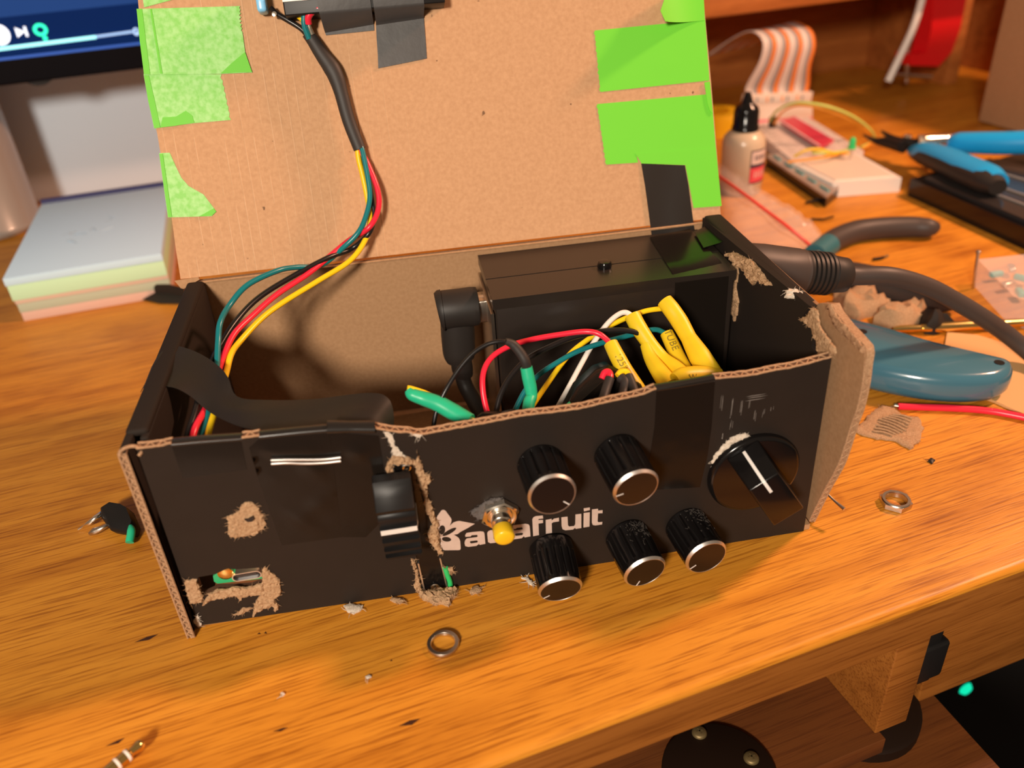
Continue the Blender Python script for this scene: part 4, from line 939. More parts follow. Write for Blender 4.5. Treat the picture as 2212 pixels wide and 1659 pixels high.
def crumple(name, label, c, size, seed, matn, cat='tape', amp=.35):
    bm = bmesh.new(); bmesh.ops.create_icosphere(bm, subdivisions=4, radius=1)
    sd = Vector((seed, seed * .7, 3))
    m = MB(); bm.verts.index_update()
    vs = []
    for v in bm.verts:
        q = v.co.copy(); k_ = 1 + amp * (noise.noise(q * 1.7 + sd)) + amp * .5 * abs(noise.noise(q * 4.1 + sd))
        vs.append(Vector(c) + Vector((q.x * size[0], q.y * size[1], q.z * size[2])) * k_)
    m.add(vs, [[v.index for v in f.verts] for f in bm.faces], 0, True); bm.free()
    return solo(name, m, matn, label, cat, tuple(c))
crumple('tape_wrap', 'crumpled black tape lump behind the rim between the green sleeves', [(102.1,12,54)][0], (9.5, 5, 4.5), 3.3, 'electrical_tape', 'tape')
t = thing('wrapped_joint', 'black-taped lump with red, black and yellow wire ends near the front rim', 'electronics', tuple([(135.1,16,55.7)][0]))
pk = [(123.7,16,53.1),(128.6,22,56.5),(136.1,26,59.7),(140.7,27,60.2),(144.7,26,58.8),(149.2,20,56.3),(149.8,14,52.8)]
m = MB().loft([[Vector(p) + Vector((0, dy, -abs(dy) * .25)) for p in pk] for dy in (-5, -2, 0, 3, 7)] , 0, True, .2)
m.loft([[Vector(p) + Vector((0, -5, -1.2)) for p in pk], [Vector(p) + Vector((0, -6, -12)) for p in pk]], 0, True, .2)
part('tape_wrap', m, 'electrical_tape', t)
wire('red_wire', [(136.1,20,60.4),(137.3,21,61.9),(138.7,21,61.9),(138.6,19,61.2),(137.2,17,60)], 1.1, 'wire_red', t, 'red wire end')
wire('yellow_wire', [(141.3,20,60.7),(142.8,21,61.4),(144.6,21,61),(145,19,60.2)], 1.1, 'wire_yellow', t, 'yellow wire end')
wire('black_sleeve', [(138.2,18,61.3),(136.3,15,59.6),(133.5,10,57.6)], 1.6, 'sleeve_black', t)
wire('black_sleeve', [(141.9,19,60.6),(142.9,17,59.9),(141.5,14,58),(138.9,9,57.4)], 1.6, 'sleeve_black', t)
wire('black_sleeve', [(144.5,19,60.8),(144.8,16,59.4),(144.8,11,57.6)], 1.6, 'sleeve_black', t)
t = solo('green_tape_end', MB().loft([[Vector(p) for p in [(120.4,14,54.4),(124.7,17,55.3),(125.4,15,54.3)]], [Vector(p) for p in [(120,12,53.7),(123.9,12,53.4),(125.8,12,53.1)]]], 0, False, .3), 'sleeve_green', 'dark green sleeve end peeping over the rim beside the taped lump', 'sleeve', tuple([(121.8,14,53.8)][0]))

# microphone-style plug through the right wall, and its cable
xl = thing('cable_plug', 'dark grey ribbed cable plug sticking out through the right wall of the box', 'plug', (209, 80, 64))
p0, p1 = Vector((203.5, 80, 65.2)), Vector((252, 80, 55.4))
ax_ = (p1 - p0).normalized(); XM = axis_frame(p0, ax_)
Ln = (p1 - p0).length
prof_ = [(0, 0), (9.2, 0), (9.6, 2), (9.8, 12), (9.4, 20), (9.1, 27), (8.9, 27.5), (8.8, 28.6), (8.9, 29)]
m = MB().lathe(prof_, XM, 48, 0, lambda a, z: 1 - (.05 * max(0, math.cos(3 * a + .6)) * max(0, math.sin(max(0, min(1, (z - 8) / 19)) * PI))))
part('plug_shell', m, 'grey_rubber', xl)
pr = [(8.9, 29)]
for i in range(6):
    z = 29.4 + i * 2.0
    pr += [(8.6, z), (8.6, z + 1.1), (7.3, z + 1.2), (7.3, z + 1.9)]
pr += [(7.7, 41.6), (7.3, 44), (6.9, Ln - 1.2), (5.6, Ln), (3.3, Ln)]
part('ribbed_boot', MB().lathe(pr, XM, 48), 'black_rubber', xl)
m = MB().tube([p1 - ax_ * 2, p1 + ax_ * 4] + [(270.5,78.9,53),(289,81.7,45),(304.2,83,36),(319.4,83,26),(334.6,83.5,15),(344.9,74.6,6),(344.9,48.9,3.9),(348.1,30.5,3.9)], 3.8, 18, 0, n=8)
part('cable', m, 'grey_rubber', xl)
# ------------------------------------------------------------------ left background
MD = 430
mat('screen_deep', (0.0016, 0.010, 0.055), 0.5, spec=0.03, emit=1.0); mat('screen_blue', (0.009, 0.032, 0.125), 0.5, spec=0.03, emit=1.0)
mat('screen_cyan', (0.35, 0.95, 1.0), 0.3, emit=1.3); mat('screen_pale', (0.32, 0.52, 0.85), 0.3, emit=1.0)
mat('screen_line', (0.02, 0.07, 0.3), 0.3, emit=1.0); mat('screen_green', (0.02, 0.85, 0.5), 0.3, emit=1.1); mat('screen_white', (0.75, 0.85, 1.0), 0.3, emit=1.1)
UPR = frame(E2 * MD, E1, (0, 0, 1), -E2)          # upright plane of the monitor: along, up, outwards
def scr(pts): return pts
mon = thing('computer_monitor', 'black monitor with a dark blue playback screen, at the top left behind the lid', 'monitor', tuple(E1 * 0 + E2 * MD + Vector((0, 0, 100))))
b0, b1 = [(-83.8,100.1),(2,101.6)]; s0, s1_ = [(-78.4,115.7),(6.2,116.7)]
zb = (b0[1] + b1[1]) / 2; zs = (s0[1] + s1_[1]) / 2
m = MB().box((-70, (zb + 330) / 2, -13), (520, 330 - zb, 26), UPR, 0, 2.0); part('casing', m, 'bezel_black', mon)
m = MB().prism([(-320, zs), (180, zs), (180, 322), (-320, 322)], .05, .2, UPR, (0, 0, 0))
t0, t1 = [(-70,139.8),(13.1,141.5)]
m.prism([(-320, t0[1]), (180, t1[1] + (t1[1] - t0[1]) * .3), (180, 321), (-320, 321)], .2, .3, UPR, (1, 1, 1))
m.prism([(-320, zs), (180, zs), (180, zs + 1.6), (-320, zs + 1.6)], .2, .3, UPR, (2, 2, 2))
scn = part('screen', m, ['screen_deep', 'screen_blue', 'screen_line'], mon, 'dark blue glowing screen')
m = MB().tube([UPR @ Vector((*p, .5)) for p in [(-107.8,122.2),(-76,122.7),(-18.4,123.5)]], 2.1, 10, 0, flat=.15); part('progress_bar', m, 'screen_cyan', scn, 'bright cyan progress bar')
m = MB().tube([UPR @ Vector((*p, .45)) for p in [(-18.3,123.8),(4.3,124.4)]], 1.5, 10, 0, flat=.15); part('progress_bar', m, 'screen_pale', scn, 'dim blue end of the progress bar')
m = MB().prism(ellipse(*[(-73.5,131.2)][0], 6.2, 6.2, 0, 32), .3, .45, UPR); part('play_button', m, 'screen_white', scn, 'round white play button')
k0 = [(-60.6,131.5)][0]
m = MB().prism([(k0[0] - 3, k0[1] - 3), (k0[0] + 2, k0[1]), (k0[0] - 3, k0[1] + 3)], .3, .45, UPR).prism([(k0[0] + 2, k0[1] - 3), (k0[0] + 3.4, k0[1] - 3), (k0[0] + 3.4, k0[1] + 3), (k0[0] + 2, k0[1] + 3)], .3, .45, UPR)
part('skip_button', m, 'screen_white', scn, 'white skip symbol')
k0 = [(-49.4,131.6)][0]
m = MB().prism(ellipse(k0[0], k0[1], 4.2, 3.8), .3, .45, UPR, (0, 0, 0), [list(reversed(ellipse(k0[0], k0[1], 2.2, 1.9)))]).prism(ellipse(k0[0] + 1.2, k0[1] - 5.2, 1.4, 1.4), .3, .45, UPR)
part('repeat_button', m, 'screen_green', scn, 'green repeat symbol')
k0 = [(6.6,124.4)][0]
m = MB().prism(ellipse(k0[0], k0[1], 2.0, 2.4), .3, .45, UPR, (0, 0, 0), [list(reversed(ellipse(k0[0], k0[1] + .3, .9, 1.0)))]); part('time_digit', m, 'screen_pale', scn)
k0 = [(-60.2,100.5)][0]
m = MB().lathe([(0, -4), (11, -4), (12, 0), (12, 12), (0, 12)], UPR @ Matrix.Translation((k0[0], zb + 9.2, -14)), 32); part('joystick_bump', m, 'black_plastic', mon)
mat('riser_screen_tint', (0.62, 0.71, 0.82), 0.6)  # cool light of the screen is put into this bluish white
solo('monitor_riser', MB().box((-85, 524, 75), (440, 24, 150), DESK, 0, 3), 'riser_screen_tint', 'plain off-white riser panel behind the sticky note pad', 'riser', tuple(DESK @ Vector((-85, 524, 0))))
part('stand', MB().box((-60, 466, 130), (120, 20, 40), DESK, 0, 3), 'gloss_black', mon)

mat('note_top', (0.56, 0.76, 0.93), 0.85); mat('note_blue', (0.55, 0.76, 0.90), 0.85); mat('note_green', (0.55, 0.80, 0.52), 0.85)  # top sheet is pale blue, made bluer to carry the monitor's light
mat('note_peach', (0.66, 0.47, 0.36), 0.85); mat('note_sage', (0.46, 0.49, 0.36), 0.85); mat('note_pink', (0.68, 0.43, 0.34), 0.85); mat('pencil', (0.42, 0.55, 0.66), 0.9)
mat('navy', (0.02, 0.02, 0.10), 0.5)
pad = thing('sticky_note_pad', 'thick pad of pastel sticky notes on the desk at the left', 'note pad', tuple([(-107.7,263.9,0)][0]))
q0, q1 = [(-87.3,278.7),(-4.5,274.8)]; q2 = [(-78.8,411.4)][0]
ang_ = math.atan2(q1[1] - q0[1], q1[0] - q0[0])
wd = math.hypot(q1[0] - q0[0], q1[1] - q0[1]); dp = (Vector(q2) - Vector(q0)).dot(Vector((-math.sin(ang_), math.cos(ang_))))
PADM = DESK @ Matrix.Translation((q0[0], q0[1], 0)) @ Matrix.Rotation(ang_, 4, 'Z')
zt = 27.0
for (f0, f1, mt, dx) in ((0, .2, 'note_pink', 3.5), (.2, .4, 'note_sage', 3), (.4, .49, 'note_peach', 2.2), (.49, .83, 'note_green', 1), (.83, .985, 'note_blue', 0), (.985, 1.0, 'note_top', 0)):
    m = MB().box((wd / 2 + dx * .2, dp / 2 + dx * .4, zt * (f0 + f1) / 2), (wd - dx * .6, dp, zt * (f1 - f0) - .02), PADM, 0, .15)
    o = part('note_layer', m, mt, pad)
m = MB()
for (x_, y_) in ((.33, .45), (.42, .42), (.5, .47), (.56, .43), (.38, .33), (.6, .58)):
    c_ = Vector((wd * x_, dp * y_, zt + .03)); P = [c_ + Vector((random.uniform(-6, 6), random.uniform(-5, 5), 0)) for _ in range(4)]
    m.tube([PADM @ p for p in P], .35, 5, 0, n=6, flat=.2)
part('pencil_marks', m, 'pencil', o, 'faint pencil scribbles', 'stuff')
m = MB().tube([PADM @ Vector((0, dp + 2, zt + .6)), PADM @ Vector((wd * 1.1, dp + 2, zt + .6))], 2.2, 10); m.box((wd / 2, dp + 2, zt / 2), (wd, 1.2, zt), PADM)
part('binding', m, 'navy', pad, 'dark blue bound edge')
solo('tape_scrap', MB().loft([[Vector(p) for p in r] for r in ([(-65.1,267.8,9),(-57,263.2,10),(-47.2,257.4,9)], [(-72.8,271.5,3),(-63.1,266.6,4),(-49,257.4,4)], [(-77.1,268.9,0.6),(-63.9,258.9,0.6),(-49.7,253.8,0.8)])], 0, True, .25), 'electrical_tape_matte', 'scrap of black tape on the desk between the note pad and the box', 'tape', tuple([(-65,270.6,0)][0]))
mat('cup_grey', (0.33, 0.28, 0.25), 0.25, coat=.4)
c_ = [(-219.7,432.8,0)][0]
cp = solo('cup', MB().lathe([(0, .2), (36, .2), (38, 1.5), (38.5, 4), (36.5, 6), (36.5, 98), (37, 100), (35, 100), (34.8, 8), (0, 8)], Matrix.Translation(Vector(c_)), 64), 'cup_grey', 'grey-brown round cup with a shiny foot, cut off by the left border', 'cup', tuple(c_))

# ------------------------------------------------------------------ right background
# bottle
bx_ = Vector([(316.5,336.4,0)][0])
mat('bottle_milky', (0.60, 0.47, 0.33), 0.25, spec=.6); mat('label_white', (0.72, 0.55, 0.48), 0.5); mat('label_red', (0.72, 0.07, 0.09), 0.5); mat('label_dark', (0.05, 0.03, 0.05), 0.5)
bt_ = thing('dropper_bottle', 'small milky dropper bottle with a black cap, right of the lid', 'bottle', tuple(bx_))
BT = Matrix.Translation(bx_)
part('bottle_body', MB().lathe([(0, .2), (13.6, .2), (14.4, 1.2), (14.5, 34), (13.6, 38), (11, 41), (8.5, 42.5), (8, 43)], BT, 48), 'bottle_milky', bt_)
part('cap', MB().lathe([(9, 42.6), (9, 45), (8.4, 45.6), (8.2, 55), (7.4, 57.5), (4.6, 59.5), (3.6, 61), (2.0, 66.5), (1.2, 67.2), (0, 67.4)], BT, 48, 0, lambda a, z: 1 + (.012 * math.cos(a * 30) if 45.6 < z < 56 else 0)), 'gloss_black', bt_, 'black dropper cap')
def label_arc(name, z0, z1, a0, a1, r, matn, lab=None, parent=None):
    M_ = BT @ Matrix.Rotation(a0, 4, 'Z')
    return part(name, MB().lathe([(r - .05, z0), (r, z0), (r, z1), (r - .05, z1)], M_, 24, 0, None, True, a1 - a0), matn, parent or bt_, lab)
d2r = math.radians
lb = label_arc('label', 9, 32, d2r(-92), d2r(40), 14.62, 'label_dark', 'dark-edged label')
label_arc('label_panel', 22.5, 31, d2r(-89), d2r(40), 14.68, 'label_white', 'white panel', lb)
label_arc('label_panel', 10, 20, d2r(-91), d2r(40), 14.68, 'label_red', 'red panel', lb)
m = MB()
for i, (za, zb_) in enumerate(((25, 28.6),)):
    for j in range(5):
        M_ = BT @ Matrix.Rotation(d2r(-80 + j * 8), 4, 'Z')
        m.lathe([(14.7, za), (14.74, za), (14.74, zb_), (14.7, zb_)], M_, 4, 0, None, True, d2r(4))
part('label_print', m, 'label_dark', lb, 'small dark print', 'stuff')
m = MB()
for j in range(9):
    M_ = BT @ Matrix.Rotation(d2r(-78 + j * 9), 4, 'Z')
    m.lathe([(14.7, 13), (14.74, 13), (14.74, 17.5), (14.7, 17.5)], M_, 3, 0, None, True, d2r(3))
part('label_print', m, 'label_white', lb, 'small pale print', 'stuff')
solo('yellow_tape_roll', MB().lathe([(16, 0.2), (24, .2), (24, 18), (16, 18), (16, .2)], Matrix.Translation(Vector([(349,485.6,0)][0])), 48), 'yellow_plastic', 'yellow roll peeping out between the lid and the dropper bottle', 'tape roll', tuple([(349,485.6,0)][0]))

# zip bag
mat('clear_film', (0.95, 0.88, 0.84), 0.12, spec=1.0, alpha=0.15, bump=.6, bump_scale=70); mat('bag_red', (0.75, 0.06, 0.04), 0.4)
bag = thing('zip_bag', 'crumpled clear plastic zip bag with a red seal beside the right wall', 'bag', tuple([(297.9,246,0)][0]))
r0 = [(300.2,353.8,22),(296.9,307.6,24),(298.1,273.3,26),(304,252.4,24),(310.1,239.4,20),(319.8,230.6,12),(328.9,222.6,3)]
r1 = [(290.6,331.9,18),(285.8,285.8,24),(289.4,261.6,22),(294.8,245.2,18),(299.1,226.8,15),(307.2,218.1,8),(312.6,207.7,3)]
r2 = [(286.4,327.9,10),(275.7,272.2,20),(275.5,238.7,20),(281.2,224.6,16),(286.9,211.4,12),(292.4,204.1,7),(294.6,190.5,3)]
r3 = [(276.8,300.8,4),(267.7,258,14),(264.8,225,15),(268.5,206.7,12),(273.4,198.1,8),(276.9,187.2,4),(278.6,178.9,2)]
m = MB(); rows = []
for ra, rb, n_ in ((r0, r1, 7), (r1, r2, 7), (r2, r3, 6)):
    A_, _ = spline([Vector(p) for p in ra], [0] * 7, 7); B_, _ = spline([Vector(p) for p in rb], [0] * 7, 7)
    for k_ in range(n_):
        w_ = k_ / n_; edge = 1.0 if (ra is r0 and k_ < 4) else .45
        rows.append([a.lerp(b, w_) + Vector((0, 0, edge * (2.6 * noise.noise(a * .16 + Vector((k_ * .7, 0, 0))) + 1.9 * noise.noise(a * .5 + Vector((0, k_, 0)))))) for a, b in zip(A_, B_)])
m.loft(rows, 0, True)
part('film', m, 'clear_film', bag)
m = MB().loft([[p + Vector((0, 0, -2.5)) for p in r] for r in rows[::2]], 0, True); part('film', m, 'clear_film', bag)
A_, _ = spline([Vector(p) for p in r1], [0] * 7, 6)
m = MB().tube([p + Vector((0, 0, 1.2)) for p in A_], 1.0, 8, 0); part('seal', m, 'bag_red', bag, 'red zip seal')

# ribbon cable, breakout board and breadboards
mat('rib_white', (0.70, 0.62, 0.57), .4); mat('rib_grey', (0.42, 0.38, 0.37), .4); mat('rib_slate', (0.16, 0.2, 0.23), .4); mat('rib_orange', (0.85, 0.27, 0.05), .4); mat('rib_rust', (0.6, 0.13, 0.03), .4)
rc = thing('ribbon_cable', 'white, grey and orange striped ribbon cable looping up behind the breadboard', 'cable', tuple([(420.3,500,17.2)][0]))
le = [(381.5,486,27.7),(379.2,484,34.7),(384.2,474,55.2),(384.6,470,69.3),(382.4,474,76.5),(378.6,484,78.9),(377.9,505,73.1),(376,535,60.6),(371.5,555,49.2)]
re_ = [(443.5,500,21.7),(443.1,498,29.9),(437.9,490,45.4),(437.9,486,61.2),(436.4,490,71.9),(432.8,500,76.9),(431.6,520,76.5),(430.8,545,66),(425.7,570,52.5)]
A_, _ = spline([Vector(p) for p in le], [0] * 9, 8); B_, _ = spline([Vector(p) for p in re_], [0] * 9, 8)
NC = 40
m = MB().loft([[a.lerp(b, j / NC) + Vector((0, -.25 * (j % 2), 0)) for j in range(NC + 1)] for a, b in zip(A_, B_)], 0, True, .9, lambda j: (0, 0, 0, 0, 1, 1, 2, 3, 3, 4)[j % 10])
part('ribbon', m, ['rib_white', 'rib_grey', 'rib_slate', 'rib_orange', 'rib_rust'], rc)
c0, c1 = Vector(le[0]), Vector(re_[0]); cd = (c1 - c0).normalized(); cn = Vector((cd.y, -cd.x, 0)).normalized()
CMx = frame((c0 + c1) / 2, cd, cd.cross(cn) * -1 if (cd.cross(cn)).z < 0 else cd.cross(cn), cn)
wl = (c1 - c0).length
m = MB().box((0, -4, 0), (wl + 5, 9, 7), CMx, 0, .6); cc_ = part('connector', m, 'cream_plastic', rc, 'pale connector block')
m = MB()
for j in range(12):
    m.box((-wl / 2 + 3 + j * (wl - 6) / 11, -4, 3.55), (1.6, 4, .3), CMx, j % 3)
part('conductor_ends', m, ['rib_orange', 'rib_slate', 'rib_white'], cc_, None, 'stuff')

mat('bread_white', (0.74, 0.64, 0.58), .45, noise_amt=.2, noise_scale=400, col2=(0.62, 0.52, 0.47))
bb = thing('breadboard', 'white breadboard carrying a crimson breakout board under the ribbon cable', 'breadboard', tuple([(402.5,414,0)][0]))
qb = [Vector((*p, 0)) for p in [(459.3,383.1),(512.5,376.3),(486.3,276.2),(426,273.6)]]
m = MB().prism([(p.x, p.y) for p in reversed(qb)], .2, 9, DESK); bo = part('board', m, 'bread_white', bb)
m = MB()
for s_ in (.12, .17, .83, .88):
    for k_ in range(14):
        p = qb[0].lerp(qb[1], s_).lerp(qb[3].lerp(qb[2], s_), .08 + k_ * .065); m.box((p.x, p.y, 9.02), (1.1, 1.1, .06), DESK)
part('contact_holes', m, 'wire_black', bo, None, 'stuff')
st_ = [tuple(p) for p in [(474.8,362.6),(492.5,368.4),(476,297.8),(456.2,287.3)]]
m = MB().prism(list(reversed(st_)), 12, 14, DESK); br_ = part('breakout_board', m, 'crimson_board', bb, 'crimson circuit board')
m = MB()
for (pa_, pb2) in ((st_[0], st_[3]), (st_[1], st_[2])):
    for k_ in range(18):
        p = Vector(pa_).lerp(Vector(pb2), .04 + k_ * .054); m.box((p.x, p.y, 14.2), (1.2, 1.2, .6), DESK)
part('pin_row', m, 'white_paint', br_, None, 'stuff')
sq = [Vector(p) for p in [(374.4,470,23.9),(436,484,16.5),(437.5,484,5.4),(376.3,470,11.6)]]
m = MB().loft([[sq[0], sq[1]], [sq[3], sq[2]]], 0, False, 6); part('header_block', m, 'cream_plastic', bb, 'pale header block')
sq = [Vector(p) for p in [(374.6,468,12.2),(437.4,482,5.5),(438.4,482,1.1),(375.9,468,7.5)]]
m = MB().loft([[sq[0], sq[1]], [sq[3], sq[2]]], 0, False, 5); part('header_edge', m, 'pink_print', bb, 'crimson edge')
m = MB().box((0, 0, 4), (5, 5, 9), Matrix.Translation(Vector([(389.3,448.9,9)][0])) @ Matrix.Rotation(.5, 4, 'Z'), 0, .6); part('jumper_plug', m, 'black_plastic', bb)
jw = [('jumper_wire', 'lime jumper wire arching from the breadboard to the cutter jaws', 'wire_lime', [(386.6,449.4,14),(379.2,421.3,30),(382.9,399.6,40),(397.3,384.3,40),(421.3,385.7,30),(442.1,392.3,16),(451.3,400,6),(440.7,392.7,4),(419.5,375.5,8),(396.1,359.8,12),(379.4,358.9,14)]),
      ('jumper_wire', 'orange jumper wire running just below the lime one', 'wire_orange', [(386.5,440.3,14),(383.6,422,28),(384.6,398.8,38),(398.2,385.4,37),(420.7,387.1,27),(442.6,395.6,13),(449.4,399.1,5),(435.8,386.6,4),(417.3,372.4,7),(394.7,356.7,11),(383.6,370.8,13)])]
for nm, lab, mt, pts in jw: solo(nm, MB().tube(pts, .95, 8, 0, n=8), mt, lab, 'wire', tuple(pts[3]), 'jumper wires')
solo('jumper_wire', MB().tube([(357.1,350.5,12),(367.6,345.4,14),(384.1,344,15),(405.1,356.4,12)], .9, 8, 0, n=8), 'wire_orange', 'short orange jumper wire lying across the front end of the breadboard', 'wire', tuple([(375,346.2,14)][0]), 'jumper wires')
solo('jumper_wire', MB().tube([(366.9,361,12),(372.6,356.6,17),(383,356.4,17),(392.8,353.8,14),(409,359.8,10)], .9, 8, 0, n=8), 'wire_yellow', 'yellow jumper wire at the corner of the breadboard', 'wire', tuple([(383.7,357.3,16)][0]), 'jumper wires')
gl = thing('parts_box', 'low white plastic box with a green light standing up on it', 'box', tuple([(397.3,331.4,0)][0]))
qb = [tuple(p) for p in [(423.8,276.2),(476.6,272.7),(464.4,213.3),(419.6,226.4)]]
m = MB().prism(list(reversed(qb)), .2, 10, DESK); part('case', m, 'white_plastic', gl)
qi = [tuple(Vector(p).lerp(sum((Vector(q) for q in qb), Vector((0, 0))) / 4, .16)) for p in qb]
m = MB().prism(list(reversed(qi)), 10, 10.9, DESK); part('lid', m, 'cream_plastic', gl)
g0 = Vector([(401.5,345.2,10.5)][0])
m = MB().lathe([(2.6, 8), (2.9, 8.2), (2.9, 9), (2.3, 9.2), (2.3, 13.5), (1.6, 15.6), (0, 16.3)], Matrix.Translation(g0), 20); part('light', m, 'green_plastic', gl, 'green light')
m = MB().tube([g0 + Vector((-.8, 0, 0)), g0 + Vector((-.8, 0, 9))], .3, 6); m.tube([g0 + Vector((.8, 0, 0)), g0 + Vector((.8, 0, 9))], .3, 6); part('light_leads', m, 'steel', gl)
# slide module
sm_ = thing('display_board', 'long narrow circuit board with teal pads and a black underside in front of the breadboard', 'circuit board', tuple([(363.3,343.4,0)][0]))
qa = [tuple(p) for p in [(422.5,305.9),(436.5,305.5),(423.1,224.7),(403.9,212.5)]]
m = MB().prism(list(reversed(qa)), .3, 6.5, DESK); part('body', m, 'gloss_black', sm_)
m = MB().prism(list(reversed(qa)), 6.5, 8, DESK); ub = part('upper_board', m, 'cup_grey', sm_)
mat('teal_pad', (0.05, 0.42, 0.42), .4)
for k_ in range(5):
    w_ = .05 + k_ * .2; a_, b_ = Vector(qa[0]).lerp(Vector(qa[1]), .35), Vector(qa[3]).lerp(Vector(qa[2]), .35)
    p, q = a_.lerp(b_, w_), a_.lerp(b_, w_ + .12)
    m = MB().tube([DESK @ Vector((*p, 8.1)), DESK @ Vector((*q, 8.1))], 1.7, 8, 0, flat=.3); part('pad', m, 'teal_pad', ub, 'teal pad')
m = MB().tube([(362.8,301.4,2),(354.3,297.5,2),(346.3,297.5,1)], [2.2, 2, 1.2], 8, 0, n=4, flat=.5); part('side_lever', m, 'black_rubber', sm_)
solo('black_sliver', MB().tube([(336.7,269.7,0.8),(343.2,266.5,0.9),(351.3,269,0.9)], 1.1, 8, 0, flat=.5), 'black_rubber', 'thin black sliver on the desk above the curved plier handle', 'scrap', tuple([(345.1,270.1,0)][0]))
solo('black_sliver', MB().tube([(340.5,201.3,1),(344.3,201.2,1.1),(347,202,1)], 1.2, 8, 0, flat=.7).tube([(347,202,1),(351,204,0.8)], .7, 6, 1), ['black_rubber', 'brass_dull'], 'tiny black sliver with a brass end between the plier handles', 'scrap', tuple([(345.8,203.4,0)][0]))

# cutters with blue grips
mat('grip_blue', (0.01, 0.33, 0.72), .35)
cu_ = thing('wire_cutters', 'wire cutters with blue and black grips resting on the tool case', 'cutters', tuple([(454.7,337.8,12)][0]))
m = MB().tube([(436.1,389.9,13),(434.2,370.7,14),(437.3,360.6,15),(439.6,343.4,16)], [1.0, 2.6, 4.5, 5], 10, 0, n=5, flat=.8); m.tube([(443.3,378.3,18),(442.5,363.9,17),(444.4,351.5,16),(451.3,342.6,17)], [1.2, 3, 5, 4.6], 10, 0, n=5, flat=.8); part('jaws', m, 'black_plastic', cu_)
m = MB().lathe([(3.2, 0), (3.2, 2), (2, 3), (0, 3.2)], Matrix.Translation(Vector([(449.5,354.7,18)][0])), 20); part('pivot', m, 'chrome', cu_)
sp0, sp1 = (Vector(p) for p in [(448.6,339.8,20),(467.8,329.7,22)])
ax2 = (sp1 - sp0).normalized(); S_ = axis_frame(sp0, ax2); L2 = (sp1 - sp0).length
m = MB().tube([S_ @ Vector((4.2 * math.cos(t * .5), 4.2 * math.sin(t * .5), L2 * t / 130)) for t in range(131)], 1.0, 6, 0); part('spring', m, 'chrome', cu_)
hp = [(463.9,323.9,22),(465,318.5,23),(473.6,307.7,25),(484.9,295.8,27),(500.2,282,30)]
m = MB().tube(hp, [5.2, 7.2, 7.4, 7.6, 7.6], 16, 0, n=6); part('handle', m, 'grip_blue', cu_, 'blue handle')
hq = [(446,338.6,14),(442.8,320.6,18),(441.1,297.3,20),(439.3,272.5,21),(439,251.6,22),(438.2,240.7,22)]
m = MB().tube(hq, [5, 9, 10.4, 11, 10.6, 8.0], 18, 0, n=6, flat=.8, up=(0, 0, 1)); hb = part('handle', m, 'grip_blue', cu_, 'blue handle with a black palm pad')
hq2 = [Vector(p) + Vector((-2.4, -5.4, -0.6)) for p in hq]
m = MB().tube(hq2[:], [4.4, 8.2, 9.4, 9.8, 9.4, 5.8], 18, 0, n=6, flat=.8, up=(0, 0, 1)); part('palm_pad', m, 'black_rubber', hb, 'black palm pad')
# tool case
tc_ = thing('tool_case', 'long black tool case with a clear lid at the right border', 'case', tuple([(425,245.6,0)][0]))
qc = [tuple(p) for p in [(463.4,204.5),(453.6,101.9)]]
pc_ = [(463.4, 204.5), (451, 50), (565, 50), (538, 212)]
m = MB().prism(pc_, .3, 12, DESK); part('case_body', m, 'gloss_black', tc_)
ci = sum((Vector(p) for p in pc_), Vector((0, 0))) / 4
m = MB().prism([tuple(Vector(p).lerp(ci, .1)) for p in pc_], 12, 14.5, DESK); part('clear_lid', m, 'smoke_glass', tc_, 'clear plastic lid')
m = MB()
for w_ in (.22, .36, .62):
    a_, b_ = Vector(pc_[0]).lerp(Vector(pc_[3]), w_), Vector(pc_[1]).lerp(Vector(pc_[2]), w_)
    m.tube([DESK @ Vector((*a_.lerp(b_, .08), 14.8)), DESK @ Vector((*a_.lerp(b_, .92), 14.8))], 1.1, 8, 0, flat=.6)
part('lid_ribs', m, 'cup_grey', tc_)
solo('black_pouch', MB().box((0, 0, 7), (40, 26, 13), Matrix.Translation(Vector([(504.8,298.8,0)][0])) @ Matrix.Rotation(.3, 4, 'Z'), 0, 2), 'gloss_black', 'small black block behind the tool case under the blue handle', 'block', tuple([(504.8,298.8,0)][0]))

# pliers with dark curved handles
mat('collar_teal', (0.03, 0.14, 0.17), .45)
pl_ = thing('pliers', 'pliers with curved dark grey handles lying behind the cable plug', 'pliers', tuple([(355.4,220.5,0)][0]))
m = MB().tube([(310.5,207.3,6.5),(325.6,220.6,6.5),(344.8,229.6,6.5),(362.6,230.1,6.5),(378.2,226.7,6.5),(386.3,222.5,6.5),(391.8,223.6,6)], [6.2, 6.6, 6.6, 6.4, 6.2, 5.6, 3.2], 16, 0, n=6); part('handle', m, 'grey_rubber', pl_)
m = MB().tube([(305.7,203.3,6.5),(311.6,208.4,6.5),(320.3,215.7,6.5)], 6.75, 16, 0, n=4); part('handle_collar', m, 'collar_teal', pl_, 'teal collar')
m = MB().tube([(291.6,185.3,7),(303.4,177.4,7),(312.4,169.8,7),(323.4,157.1,7),(334.5,143.5,7),(340.9,134,7),(345.6,131,6)], [7, 7.6, 8, 8, 7.6, 6.2, 3.2], 16, 0, n=6); part('handle', m, 'grey_rubber', pl_)
m = MB().tube([Vector(p) for p in [(305.7,203.3,6.5),(289.5,194.7,6),(282.3,193.7,6),(291.6,185.3,7)]], [5, 8, 8, 6], 12, 0, n=5, flat=.6); part('jaw', m, 'steel', pl_)

